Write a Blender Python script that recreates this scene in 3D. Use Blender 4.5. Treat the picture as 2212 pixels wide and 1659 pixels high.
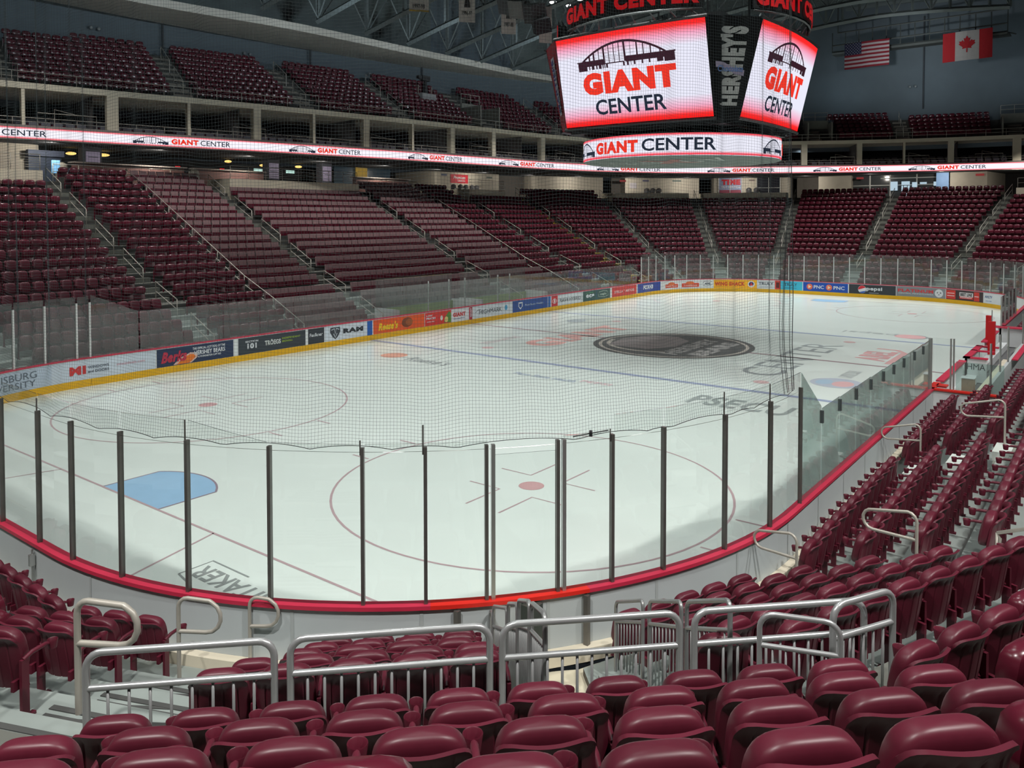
import bpy, math, random
import numpy as np
from mathutils import Matrix, Vector
from math import sin, cos, tan, pi, radians, atan2, hypot, sqrt
for _o in list(bpy.data.objects): bpy.data.objects.remove(_o)
SC = bpy.context.scene
COL = SC.collection
random.seed(4)
# ---- frame: u along the rink, v across it (towards the benches), z up.  Blender = (u, -v, z)
def B(u, v, z): return (u, -v, z)
# ================= CAMERA =================
FPX, YAW, PITCH, ROLL, CAMP, CX, CY = 1728.52, -0.65378, -0.03, -0.00087, (-5.509, 17.607, 6.25), 1106.0, 522.9
def cam_axes():
    f = np.array([cos(YAW)*cos(PITCH), sin(YAW)*cos(PITCH), sin(PITCH)])
    r0 = np.array([-sin(YAW), cos(YAW), 0]); u0 = np.array([-cos(YAW)*sin(PITCH), -sin(YAW)*sin(PITCH), cos(PITCH)])
    return f, cos(ROLL)*r0+sin(ROLL)*u0, -sin(ROLL)*r0+cos(ROLL)*u0
CF, CR, CU = cam_axes()
def pj(u, v, z):
    d = np.array([u-CAMP[0], v-CAMP[1], z-CAMP[2]]); t = d@CF
    if t < .3: return (-9e3, 9e3, t)
    return (CX+FPX*(d@CR)/t, CY-FPX*(d@CU)/t, t)
cd = bpy.data.cameras.new('camera'); cam = bpy.data.objects.new('camera', cd); COL.objects.link(cam)
cd.sensor_width = 36; cd.sensor_fit = 'HORIZONTAL'; cd.lens = 36*FPX/2212; cd.shift_y = (CY-829.5)/2212; cd.clip_end = 400; cd.clip_start = .1
_r = B(*CR); _u = B(*CU); _f = B(*CF)
cam.matrix_world = Matrix(((_r[0], _u[0], -_f[0], CAMP[0]), (_r[1], _u[1], -_f[1], -CAMP[1]), (_r[2], _u[2], -_f[2], CAMP[2]), (0, 0, 0, 1)))
SC.camera = cam
# ================= VIEW / WORLD =================
SC.view_settings.view_transform = 'Standard'; SC.view_settings.look = 'None'
SC.view_settings.exposure = 0.0; SC.view_settings.gamma = 1.0; SC.view_settings.use_curve_mapping = False
w = bpy.data.worlds.new('world'); SC.world = w; w.use_nodes = True
w.node_tree.nodes['Background'].inputs[0].default_value = (.75, .88, 1, 1)
w.node_tree.nodes['Background'].inputs[1].default_value = 0.012
cy = SC.cycles
cy.max_bounces = 6; cy.diffuse_bounces = 2; cy.glossy_bounces = 3; cy.transmission_bounces = 4; cy.transparent_max_bounces = 24
cy.caustics_reflective = False; cy.caustics_refractive = False; cy.sample_clamp_indirect = 4
# ================= LIGHTS =================
def area(name, u, v, z, size, power, col=(1, 1, 1), tgt=None, spread=150, sy=None):
    l = bpy.data.lights.new(name, 'AREA'); l.energy = power; l.color = col; l.size = size; l.spread = radians(spread)
    if sy: l.shape = 'RECTANGLE'; l.size_y = sy
    else: l.shape = 'DISK'
    o = bpy.data.objects.new(name, l); o.location = B(u, v, z); COL.objects.link(o)
    t = Vector(B(*(tgt or (u, v, 0)))) - Vector(B(u, v, z))
    o.rotation_euler = t.to_track_quat('-Z', 'Y').to_euler(); return o
ICEL = [(u, v) for u in (5, 15.5, 26, 36.5, 47, 56) for v in (-8.5, 0, 8.5)]
for u, v in ICEL:
    area('arena_light', u, v, 22.5, 1.0, 205 if u < 20 else 275, (.95, 1, .98), spread=92)
for u, v, p in ((-10, 3, .9), (-9, 14, 1.3), (0, 24, 1.3), (9, 25, 1.0), (21, 24, .9), (34, 24, .7)):
    area('stand_light', u, v, 19.5, .8, 1050*p, (1, .97, .93), tgt=(u+4, v-5, 0), spread=125)
for u, v, z, p in ((2, -22, 19, 600), (12, -24, 19, 600), (21, -22, 17, 470), (30, -21, 16, 430), (39, -20.5, 16, 430), (48, -19.5, 16, 470), (55, -17, 16.5, 560), (61, -12, 17, 600), (67, -5, 18, 700), (68, 5, 18, 700), (64, 15, 18, 700)):
    area('stand_light', u, v, z, .7, p, (1, .96, .93), spread=118)
for u, v, tu, tv in ((11, -22, 12, -36), (20, -21.5, 21, -36), (29, -21, 30, -35), (38, -20, 40, -34), (47, -18.5, 50, -32), (55, -16, 60, -28)):
    area('wall_fill', u, v, 18.6, .5, 100, (.80, .92, 1), tgt=(tu, tv, 20.5), spread=125)  # added fill lamps to lift the upper wall and soffit, not real fixtures
for u, v in ((72, -11), (76, -4), (77.5, 3), (78, 10)):
    area('wall_fill', u, v, 18, .5, 32, (.80, .92, 1), tgt=(u+6, v-1.5, 22.5), spread=150)  # more added fill, brightening the far-end upper wall
area('flag_fill', 60, 2, 18, .5, 90, (1, 1, 1), tgt=(74, 2, 21), spread=50)  # added fill aimed at the two flags, no such spotlight hangs there
# ================= MATERIALS =================
MATS = {}
def mat(name, c, rough=.6, metal=0, spec=.5, var=.06, vs=3.0, bump=0, emit=None, es=1.0, obj=0, coat=0):
    if name in MATS: return MATS[name]
    m = bpy.data.materials.new(name); m.use_nodes = True; n = m.node_tree.nodes; l = m.node_tree.links
    b = n['Principled BSDF']; b.inputs['Roughness'].default_value = rough; b.inputs['Metallic'].default_value = metal
    b.inputs['Specular IOR Level'].default_value = spec
    if coat: b.inputs['Coat Weight'].default_value = coat; b.inputs['Coat Roughness'].default_value = .15
    c4 = (*c, 1)
    if var:
        tc = n.new('ShaderNodeTexCoord'); nz = n.new('ShaderNodeTexNoise'); nz.inputs['Scale'].default_value = vs; nz.inputs['Detail'].default_value = 3
        l.new(tc.outputs['Object'], nz.inputs['Vector'])
        mx = n.new('ShaderNodeMix'); mx.data_type = 'RGBA'; mx.inputs['A'].default_value = tuple(x*(1-var*2) for x in c)+(1,); mx.inputs['B'].default_value = tuple(min(1, x*(1+var*2)) for x in c)+(1,)
        l.new(nz.outputs['Fac'], mx.inputs['Factor']); out = mx.outputs['Result']
        if obj:
            oi = n.new('ShaderNodeObjectInfo'); hs = n.new('ShaderNodeHueSaturation'); mr = n.new('ShaderNodeMapRange')
            mr.inputs['To Min'].default_value = 1-obj; mr.inputs['To Max'].default_value = 1+obj
            l.new(oi.outputs['Random'], mr.inputs['Value']); l.new(mr.outputs['Result'], hs.inputs['Value']); l.new(out, hs.inputs['Color']); out = hs.outputs['Color']
        l.new(out, b.inputs['Base Color'])
        if bump:
            bp = n.new('ShaderNodeBump'); bp.inputs['Strength'].default_value = bump; bp.inputs['Distance'].default_value = .01; l.new(nz.outputs['Fac'], bp.inputs['Height']); l.new(bp.outputs['Normal'], b.inputs['Normal'])
    else: b.inputs['Base Color'].default_value = c4
    if emit: b.inputs['Emission Color'].default_value = (*emit, 1); b.inputs['Emission Strength'].default_value = es
    MATS[name] = m; return m
def lin(r, g, b):
    f = lambda x: (x/255/12.92) if x <= 10 else ((x/255+.055)/1.055)**2.4
    return (f(r), f(g), f(b))
def emat(name, c, s=1.0):
    if name in MATS: return MATS[name]
    m = bpy.data.materials.new(name); m.use_nodes = True; n = m.node_tree.nodes; n.clear(); l = m.node_tree.links
    e = n.new('ShaderNodeEmission'); e.inputs[0].default_value = (*c, 1); e.inputs[1].default_value = s
    o = n.new('ShaderNodeOutputMaterial'); l.new(e.outputs[0], o.inputs[0]); MATS[name] = m; return m
def ramp_emat(name, stops, s=1.0):
    """lit display: colour runs up the thing's own height"""
    m = bpy.data.materials.new(name); m.use_nodes = True; n = m.node_tree.nodes; n.clear(); l = m.node_tree.links
    tc = n.new('ShaderNodeTexCoord'); sp = n.new('ShaderNodeSeparateXYZ'); r = n.new('ShaderNodeValToRGB')
    l.new(tc.outputs['Generated'], sp.inputs[0]); l.new(sp.outputs['Z'], r.inputs[0])
    els = r.color_ramp.elements
    while len(els) < len(stops): els.new(.5)
    for e, (p, c) in zip(els, stops): e.position = p; e.color = (*c, 1)
    e = n.new('ShaderNodeEmission'); e.inputs[1].default_value = s; l.new(r.outputs[0], e.inputs[0])
    o = n.new('ShaderNodeOutputMaterial'); l.new(e.outputs[0], o.inputs[0]); return m
def glass(name, tint, refl=1.7, haze=0.0):
    m = bpy.data.materials.new(name); m.use_nodes = True; n = m.node_tree.nodes; n.clear(); l = m.node_tree.links
    t = n.new('ShaderNodeBsdfTransparent'); t.inputs[0].default_value = (*tint, 1)
    g = n.new('ShaderNodeBsdfGlossy'); g.inputs['Roughness'].default_value = .03
    fr = n.new('ShaderNodeFresnel'); fr.inputs[0].default_value = 1.5
    mu = n.new('ShaderNodeMath'); mu.operation = 'MULTIPLY'; mu.inputs[1].default_value = refl; mu.use_clamp = True; l.new(fr.outputs[0], mu.inputs[0])
    mx = n.new('ShaderNodeMixShader'); l.new(mu.outputs[0], mx.inputs[0]); l.new(t.outputs[0], mx.inputs[1]); l.new(g.outputs[0], mx.inputs[2])
    out = mx.outputs[0]
    if haze:
        d = n.new('ShaderNodeBsdfDiffuse'); d.inputs[0].default_value = (.62, .7, .67, 1)
        nz = n.new('ShaderNodeTexNoise'); nz.inputs['Scale'].default_value = 1.3; nz.inputs['Detail'].default_value = 5
        mr = n.new('ShaderNodeMapRange'); mr.inputs['From Min'].default_value = .3; mr.inputs['From Max'].default_value = .75; mr.inputs['To Min'].default_value = haze*.5; mr.inputs['To Max'].default_value = haze*1.5
        l.new(nz.outputs['Fac'], mr.inputs['Value'])
        m2 = n.new('ShaderNodeMixShader'); l.new(mr.outputs[0], m2.inputs[0]); l.new(out, m2.inputs[1]); l.new(d.outputs[0], m2.inputs[2]); out = m2.outputs[0]
    o = n.new('ShaderNodeOutputMaterial'); l.new(out, o.inputs[0]); MATS[name] = m; return m
M_seat = mat('seat_plastic', (.098, .010, .023), .42, spec=.5, var=.05, vs=40, obj=.16)
M_seatfar = mat('seat_plastic_rows', (.098, .0095, .022), .26, spec=.6, var=.1, vs=1.2)
M_pad = mat('seat_padding', (.255, .165, .17), .85, spec=.2, var=.08, vs=6)
M_ice = mat('ice', (.74, .83, .79), .22, spec=.35, var=.025, vs=.35)
M_white = mat('board_white', (.74, .77, .78), .35, var=.02)
M_boardout = mat('board_backing', (.5, .55, .56), .5, var=.05, vs=.8)
M_yellow = mat('kick_yellow', lin(232, 178, 12), .4, var=.04)
M_red = mat('cap_red', lin(196, 48, 76), .4, var=.08, vs=2)
M_redb = mat('cap_red_gate', lin(222, 45, 35), .35, var=.05)
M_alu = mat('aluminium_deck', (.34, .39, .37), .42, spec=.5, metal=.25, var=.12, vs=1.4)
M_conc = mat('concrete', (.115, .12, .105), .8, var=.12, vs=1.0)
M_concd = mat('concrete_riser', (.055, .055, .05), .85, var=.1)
M_cream = mat('cream_paint', (.66, .61, .48), .7, var=.04)
M_creamf = mat('cream_floor', (.62, .58, .44), .7, var=.06)
M_block = mat('cream_block_wall', (.46, .42, .35), .8, var=.06, vs=2)
M_wall = mat('blue_grey_wall', (.115, .15, .175), .85, var=.07, vs=.6)
M_soff = mat('soffit_paint', (.56, .545, .49), .8, var=.04, vs=.5)
M_dark = mat('dark_interior', (.02, .019, .02), .9, var=.1)
M_dark2 = mat('suite_interior', (.05, .052, .058), .85, var=.15)
M_steel = mat('brushed_steel', (.50, .52, .51), .33, metal=.8, var=.06, vs=8)
M_galv = mat('galvanised_pipe', (.46, .475, .48), .3, metal=.55, var=.05, vs=10)
M_pipe = mat('painted_pipe', (.42, .40, .35), .4, metal=.2, var=.05, vs=6)
M_postd = mat('anodised_post', (.16, .155, .145), .35, metal=.6, var=.1, vs=5)
M_postl = mat('white_post', (.62, .63, .62), .4, var=.04)
M_truss = mat('truss_paint', (.15, .185, .19), .7, var=.1, vs=1)
M_roof = mat('roof_deck', (.12, .15, .15), .9, var=.25, vs=.5)
M_black = mat('black_paint', (.012, .012, .014), .5, var=.1)
M_net = mat('net_cord', (.035, .05, .055), .8, var=0)
M_lamp = emat('lamp_glow', (1, 1, 1), 9)
M_glassN = glass('near_glass', (.955, .975, .965), 1.5)
M_glassS = glass('side_glass', (.80, .90, .875), 1.6, .10)
M_glassF = glass('far_glass', (.76, .80, .79), 1.9, .10)
# ================= MESH BUILDER =================
class MB:
    def __init__(s): s.v = []; s.f = []
    def add(s, vs, fs):
        o = len(s.v); s.v += [tuple(p) for p in vs]; s.f += [tuple(i+o for i in f) for f in fs]; return s
    def quad(s, a, b, c, d): return s.add([a, b, c, d], [(0, 1, 2, 3)])
    def box(s, x0, x1, y0, y1, z0, z1):
        return s.add([(x, y, z) for z in (z0, z1) for y in (y0, y1) for x in (x0, x1)], [(0, 2, 3, 1), (4, 5, 7, 6), (0, 1, 5, 4), (2, 6, 7, 3), (0, 4, 6, 2), (1, 3, 7, 5)])
    def obox(s, c, ax, ay, az):
        """oriented box: centre, three half-axis vectors"""
        c, ax, ay, az = map(np.array, (c, ax, ay, az)); vs = []
        for k in (-1, 1):
            for j in (-1, 1):
                for i in (-1, 1): vs.append(tuple(c+i*ax+j*ay+k*az))
        return s.add(vs, [(0, 2, 3, 1), (4, 5, 7, 6), (0, 1, 5, 4), (2, 6, 7, 3), (0, 4, 6, 2), (1, 3, 7, 5)])
    def prism(s, poly, z0, z1):
        n = len(poly); vs = [(x, y, z0) for x, y in poly]+[(x, y, z1) for x, y in poly]
        return s.add(vs, [tuple(range(n))[::-1], tuple(range(n, 2*n))]+[(i, (i+1) % n, n+(i+1) % n, n+i) for i in range(n)])
    def tube(s, pts, r, n=8, closed=False, caps=True):
        P = [np.array(p, float) for p in pts]; m = len(P); rings = []; up = None
        for i in range(m):
            a = P[i-1] if (i > 0 or closed) else P[i]; b = P[(i+1) % m] if (i < m-1 or closed) else P[i]
            t = b-a; t = t/(np.linalg.norm(t)+1e-9)
            if up is None: up = np.array([0, 0, 1.]) if abs(t[2]) < .9 else np.array([1., 0, 0])
            x = np.cross(t, up); nx = np.linalg.norm(x)
            if nx < .05: up = np.array([1., .3, .2]); x = np.cross(t, up); nx = np.linalg.norm(x)
            x /= nx; y = np.cross(x, t); up = y
            rr = r[i] if isinstance(r, (list, tuple)) else r
            rings.append([P[i]+rr*(cos(2*pi*k/n)*x+sin(2*pi*k/n)*y) for k in range(n)])
        o = len(s.v)
        for rg in rings: s.v += [tuple(q) for q in rg]
        for i in range(m if closed else m-1):
            j = (i+1) % m
            for k in range(n): s.f.append((o+i*n+k, o+i*n+(k+1) % n, o+j*n+(k+1) % n, o+j*n+k))
        if caps and not closed: s.f.append(tuple(o+k for k in range(n))[::-1]); s.f.append(tuple(o+(m-1)*n+k for k in range(n)))
        return s
    def bar(s, a, b, w, h=None):
        return s.tube([a, b], (w)*.7071, 4)
    def lathe(s, prof, c=(0, 0, 0), n=16):
        o = len(s.v); m = len(prof)
        for r, z in prof:
            for k in range(n): s.v.append((c[0]+r*cos(2*pi*k/n), c[1]+r*sin(2*pi*k/n), c[2]+z))
        for i in range(m-1):
            for k in range(n): s.f.append((o+i*n+k, o+i*n+(k+1) % n, o+(i+1)*n+(k+1) % n, o+(i+1)*n+k))
        return s
    def grid(s, f, U, V, closeu=False):
        o = len(s.v); a = len(U); b = len(V)
        for x in U:
            for y in V: s.v.append(tuple(f(x, y)))
        for i in range(a if closeu else a-1):
            for j in range(b-1): s.f.append((o+i*b+j, o+((i+1) % a)*b+j, o+((i+1) % a)*b+j+1, o+i*b+j+1))
        return s
    def mesh(s, name, m, smooth=False):
        me = bpy.data.meshes.new(name); me.from_pydata(s.v, [], s.f)
        me.materials.append(m)
        if smooth:
            me.polygons.foreach_set('use_smooth', [True]*len(me.polygons))
            if smooth != True: me.set_sharp_from_angle(angle=radians(smooth))
        me.update(); return me
    def build(s, name, m, parent=None, smooth=False, label=None, kind=None):
        o = bpy.data.objects.new(name, s.mesh(name, m, smooth)); COL.objects.link(o)
        if parent is not None:
            o.parent = parent
            if parent.type == 'EMPTY': o.matrix_parent_inverse = Matrix.Translation(-Vector(parent.location))
        if label: o['label'] = label
        if kind: o['kind'] = kind
        return o
def tag(o, label, cat, group=None):
    o['label'] = label; o['category'] = cat
    if group: o['group'] = group
    return o
def thing(name, label, cat, loc=(0, 0, 0), group=None):
    o = bpy.data.objects.new(name, None); o.empty_display_size = .2; COL.objects.link(o); o.location = loc
    return tag(o, label, cat, group)
def struct(mb, name, m, smooth=False):
    return mb.build(name, m, smooth=smooth, kind='structure')
# ---- lettering
_tc = {}
def text_mesh(s, bold=0.0, shear=0.0):
    k = (s, bold, shear)
    if k in _tc: return _tc[k]
    cu = bpy.data.curves.new('t', 'FONT'); cu.body = s; cu.size = 1; cu.offset = bold; cu.shear = shear; cu.resolution_u = 3; cu.fill_mode = 'FRONT'
    if bold > .02: cu.space_character = 1+bold*2.2
    o = bpy.data.objects.new('t', cu); COL.objects.link(o)
    dg = bpy.context.evaluated_depsgraph_get(); me = o.evaluated_get(dg).to_mesh()
    vs = np.array([v.co[:2] for v in me.vertices]); fs = [tuple(p.vertices) for p in me.polygons]
    o.evaluated_get(dg).to_mesh_clear(); bpy.data.objects.remove(o)
    lo, hi = vs.min(0), vs.max(0); vs = (vs-lo)/(hi-lo); _tc[k] = (vs, fs); return _tc[k]
def put_text(mb, s, fn, x0, x1, y0, y1, bold=.0, shear=0):
    """fn maps a flat (x, y) to a point of the place"""
    vs, fs = text_mesh(s, bold, shear)
    return mb.add([fn(x0+a*(x1-x0), y0+b*(y1-y0)) for a, b in vs], fs)
def arc_pts(cx, cy, r, a0, a1, n): return [(cx+r*cos(radians(a0+(a1-a0)*i/n)), cy+r*sin(radians(a0+(a1-a0)*i/n))) for i in range(n+1)]
def flat_poly(mb, pts, fn): return mb.add([fn(x, y) for x, y in pts], [tuple(range(len(pts)))])
def flat_band(mb, pts, wd, fn, closed=False):
    n = len(pts); L = []; R = []
    for i in range(n):
        a = pts[i-1] if (i > 0 or closed) else pts[i]; b = pts[(i+1) % n] if (i < n-1 or closed) else pts[i]
        dx, dy = b[0]-a[0], b[1]-a[1]; q = hypot(dx, dy)+1e-9; nx, ny = -dy/q*wd/2, dx/q*wd/2
        L.append(fn(pts[i][0]+nx, pts[i][1]+ny)); R.append(fn(pts[i][0]-nx, pts[i][1]-ny))
    return mb.add(L+R, [(i, (i+1) % n, n+(i+1) % n, n+i) for i in range(n if closed else n-1)])
def flat_rect(mb, x0, x1, y0, y1, fn, nx=1):
    for i in range(nx):
        a = x0+(x1-x0)*i/nx; b = x0+(x1-x0)*(i+1)/nx; mb.quad(fn(a, y0), fn(b, y0), fn(b, y1), fn(a, y1))
    return mb
ORD = ['first', 'second', 'third', 'fourth', 'fifth', 'sixth', 'seventh', 'eighth', 'ninth', 'tenth', 'eleventh', 'twelfth', 'thirteenth', 'fourteenth', 'fifteenth', 'sixteenth', 'seventeenth', 'eighteenth', 'nineteenth', 'twentieth']
def ordn(i): return ORD[i] if i < 20 else (('twenty-' if i < 29 else 'thirty-')+ORD[(i-20) % 10] if (i+1) % 10 else 'thirtieth')
# ================= RINK GEOMETRY =================
R0 = 8.53
def rink(s, d=0.0):
    """far-side boundary: s from the near far-side corner, along the side, round the far end; d outward"""
    q = R0*pi/2
    def arc(c, a): return (c[0]+(R0+d)*cos(a), c[1]+(R0+d)*sin(a))
    if s < -q: return (0-d, -4.42+(-q-s))
    if s < 0: return arc((8.53, -4.42), -pi/2+s/R0)
    if s < 43.9: return (8.53+s, -12.95-d)
    t = s-43.9
    if t < q: return arc((52.43, -4.42), -pi/2+t/R0)
    t -= q
    if t < 8.84: return (60.96+d, -4.42+t)
    t -= 8.84
    if t < q: return arc((52.43, 4.42), t/R0)
    t -= q
    return (52.43-t, 12.95+d)
def near(s, d=0.0):
    """near-side boundary: s<0 on the near end, then the near corner, then the bench side"""
    if s < -8.84: a = (-8.84-s)/R0; return (8.53-(R0+d)*cos(a), -4.42-(R0+d)*sin(a))
    if s < 0: return (-d, 4.42+s)
    a = s/R0
    if a < pi/2: return (8.53-(R0+d)*cos(a), 4.42+(R0+d)*sin(a))
    return (8.53+(s-R0*pi/2), 12.95+d)
# 16-sided bowl
CORN = [((8.53, 4.42), (101.25, 123.75, 146.25, 168.75)), ((8.53, -4.42), (191.25, 213.75, 236.25, 258.75)), ((52.43, -4.42), (281.25, 303.75, 326.25, 348.75)), ((52.43, 4.42), (11.25, 33.75, 56.25, 78.75))]
VTX = [(c, a) for c, l in CORN for a in l]
def bv(k, d):
    c, a = VTX[k % 16]; q = (R0+d)/cos(radians(11.25)); return np.array([c[0]+q*cos(radians(a)), c[1]+q*sin(radians(a))])
FN = [112.5, 135, 157.5, 180, 202.5, 225, 247.5, 270, 292.5, 315, 337.5, 0, 22.5, 45, 67.5, 90]   # facet k: vertex k -> k+1, outward normal
ROWS = [(.75+.86*k, .15+.40*k) for k in range(5)]+[(5.56+.86*k, 2.25+.433*k) for k in range(15)]
def ring(mb, d0, z0, d1, z1, ks=range(16)):
    for k in ks:
        a, b, c, d = bv(k, d0), bv(k+1, d0), bv(k+1, d1), bv(k, d1)
        mb.quad(B(*a, z0), B(*b, z0), B(*c, z1), B(*d, z1))
    return mb
# ================= ICE =================
def boundary(d=0.0, n=14):
    P = []
    for c, a0 in (((8.53, 4.42), 90), ((8.53, -4.42), 180), ((52.43, -4.42), 270), ((52.43, 4.42), 0)):
        for i in range(n+1):
            a = radians(a0+90*i/n); P.append((c[0]+(R0+d)*cos(a), c[1]+(R0+d)*sin(a)))
    return P
b_ = MB(); b_.add([B(u, v, 0) for u, v in boundary(.1)], [tuple(range(60))])
ICE = struct(b_, 'floor', M_ice)
ZI = .004
def on_ice(c, xdir, ydir=None):
    """flat drawing frame on the ice; xdir = reading direction in (u, v), letters' tops to its left as read"""
    x = np.array(xdir, float); y = np.array(ydir if ydir is not None else (x[1], -x[0]), float)
    return lambda a, b: B(c[0]+a*x[0]+b*y[0], c[1]+a*x[1]+b*y[1], ZI)
def mark(mb, c, label=None):
    k_ = (.15 if abs(c[0]-c[2]) > 15 else -.15) if c != (148, 186, 216) else 0; c = tuple(x*(1-k_)+y*k_ for x, y in zip(c, (196, 206, 202)))
    o = mb.build('ice_marking', mat('ice_paint_%02x%02x%02x' % tuple(int(q) for q in c), lin(*c), .45, spec=.2, var=.03), ICE)
    if label: o['label'] = label
    return o
fl = on_ice((0, 0), (1, 0), (0, 1))
RED_I, BLUE_I, LGREY = (178, 150, 155), (140, 152, 182), (148, 158, 158)
def circle(mb, u, v, r, wd, n=72): return flat_band(mb, [(u+r*cos(2*pi*i/n), v+r*sin(2*pi*i/n)) for i in range(n)], wd, fl, True)
m = MB()
for u in (3.35, 57.61): m.quad(fl(u-.03, -12.1), fl(u+.03, -12.1), fl(u+.03, 12.1), fl(u-.03, 12.1))
mark(m, RED_I, 'thin red goal lines')
m = MB(); m.quad(fl(30.38, -12.95), fl(30.58, -12.95), fl(30.58, 12.95), fl(30.38, 12.95)); mark(m, (160, 140, 145), 'faded red centre line')
for u in (22.55, 38.41):
    m = MB(); m.quad(fl(u-.15, -12.95), fl(u+.15, -12.95), fl(u+.15, 12.95), fl(u-.15, 12.95)); mark(m, BLUE_I, 'faded blue line')
for su, sg in ((0, 1), (60.96, -1)):
    for v in (6.71, -6.71):
        u = su+sg*9.45; m = MB(); circle(m, u, v, 4.572, .055)
        for dv in (-1, 1):     # hash marks at the circle's sides
            for du in (-.87, .87): m.quad(*[fl(u+du+a, v+dv*(4.6+b)) for a, b in ((-.03, 0), (.03, 0), (.03, .6), (-.03, .6))])
        for a in (-1, 1):      # L shapes round the dot
            for b in (-1, 1):
                x, y = u+a*.61, v+b*.46
                flat_band(m, [(x+a*1.2, y), (x, y), (x, y+b*.9)], .05, fl)
        mark(m, RED_I, 'red face-off circle with inner hash marks')
        m = MB(); flat_poly(m, [(u+.3*cos(i*pi/12), v+.3*sin(i*pi/12)) for i in range(24)], fl); mark(m, (196, 150, 152), 'red face-off spot')
    for s in (-1, 1):          # trapezoid
        m = MB(); flat_band(m, [(su+sg*3.35, s*3.35), (su+sg*.1, s*4.27)], .05, fl); mark(m, RED_I)
    x0 = su+sg*3.38; pts = [(x0, -1.22), (x0+sg*1.37, -1.22)]+[(x0+sg*sqrt(max(0, 1.83**2-q*q)), q) for q in np.linspace(-1.2, 1.2, 13)]+[(x0+sg*1.37, 1.22), (x0, 1.22)]
    m = MB(); flat_poly(m, pts, lambda a, b: B(a, b, ZI-.001)); mark(m, (148, 186, 216), 'pale blue goal crease')
    m = MB(); flat_band(m, pts, .05, fl); mark(m, (150, 140, 150))
for u in (24.3, 36.6):
    for v in (-6.71, 6.71): m = MB(); flat_poly(m, [(u+.3*cos(i*pi/12), v+.3*sin(i*pi/12)) for i in range(24)], fl); mark(m, (200, 165, 165))
# painted lettering under the ice
def ice_text(s, c, x, wd, ht, col, bold=.0, lab=None, y=None):
    m = MB(); put_text(m, s, on_ice(c, x, y), -wd/2, wd/2, -ht/2, ht/2, bold); mark(m, col, lab)
ice_text('GIANT', (30.4, -5.4), (1, 0), 8.4, 1.9, (214, 158, 152), .055, 'red lettering painted under the ice')
ice_text('CENTER', (30.4, 6.0), (1, 0), 9.6, 1.7, (152, 160, 160), .0, 'grey lettering painted under the ice')
ice_text('PSECU', (20.2, 7.5), (0, 1), 3.4, 1.4, (158, 168, 166), .03, 'grey lettering across the ice', (1, 0))
ice_text('Reese\'s', (19.9, -6.4), (0, 1), 2.4, .9, (150, 158, 158), .01, None, (1, 0))
m = MB(); f_ = on_ice((20.05, -8.75), (1, 0), (0, 1)); flat_poly(m, [(.62*cos(i*pi/16), .62*sin(i*pi/16)) for i in range(32)], f_); mark(m, (216, 150, 128), 'orange round patch')
ice_text('Penn State Health', (20.1, -.4), (0, 1), 2.9, .42, (158, 172, 190), .03, None, (1, 0)); ice_text('PEPSI', (20.35, 1.8), (0, 1), 1.3, .35, (205, 172, 178), .03, None, (1, 0))
ice_text('ABEL', (33.2, 8.75), (1, 0), 3.0, 1.3, (205, 150, 152), .05, 'red lettering with hooked underline')
m = MB(); flat_band(m, [(31.2, 9.65), (34.6, 9.65), (35.3, 9.2), (35.3, 8.3)], .28, fl); mark(m, (208, 158, 158))
ice_text('HERSHEY, PA', (33, 10.6), (1, 0), 4.6, .5, (168, 176, 174), .01)
ice_text('pepsi', (40.7, 6.7), (0, -1), 2.7, .95, (165, 172, 172), .0, 'grey lettering, upside down', (-1, 0))
f_ = on_ice((40.4, 8.75), (1, 0), (0, 1)); m = MB(); flat_poly(m, [(.75*cos(a), .75*sin(a)) for a in np.linspace(0, 2*pi, 32, False)], f_); mark(m, (222, 168, 170), 'red and grey round logo')
m = MB(); flat_band(m, [(.8*cos(a), .8*sin(a)) for a in np.linspace(.2, 2.9, 14)], .12, f_); mark(m, (160, 166, 168))
ice_text('WHITAKER', (2.25, 5.95), (0, -1), 2.7, .42, (150, 158, 156), .02, 'grey boxed lettering behind the goal line', (-1, 0))
m = MB(); flat_band(m, [(1.95, 4.5), (2.62, 4.5), (2.62, 5.6)], .04, fl); flat_band(m, [(1.95, 4.5), (1.85, 5.0)], .04, fl); mark(m, (150, 158, 156))
# round logos
m = MB(); f_ = on_ice((25.85, 9.05), (1, 0), (0, 1)); flat_poly(m, [(.95*cos(a), .95*sin(a)) for a in np.linspace(0, 2*pi, 36, False)], f_); mark(m, (176, 184, 198), 'round pale badge with red, blue and grey')
m = MB(); flat_poly(m, [(.55*cos(a)-.1, .38*sin(a)+.25) for a in np.linspace(0, 2*pi, 20, False)], lambda a, b: tuple(np.array(f_(a, b))+[0, 0, .001])); mark(m, (218, 170, 172))
m = MB(); flat_poly(m, [(.5*cos(a)-.05, .3*sin(a)-.45) for a in np.linspace(0, 2*pi, 20, False)], lambda a, b: tuple(np.array(f_(a, b))+[0, 0, .001])); mark(m, (158, 186, 208))
ice_text('CAPITAL BLUE', (27.9, 9.0), (1, 0), 1.7, .55, (176, 184, 184), .01)
m = MB(); flat_poly(m, [(.75*cos(a)+35.4, .55*sin(a)-8.8) for a in np.linspace(0, 2*pi, 24, False)], fl); mark(m, (160, 172, 178))
ice_text('STELLA ARTOIS', (26.6, -7.7), (1, 0), 2.9, .5, (196, 170, 176), .01)
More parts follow.
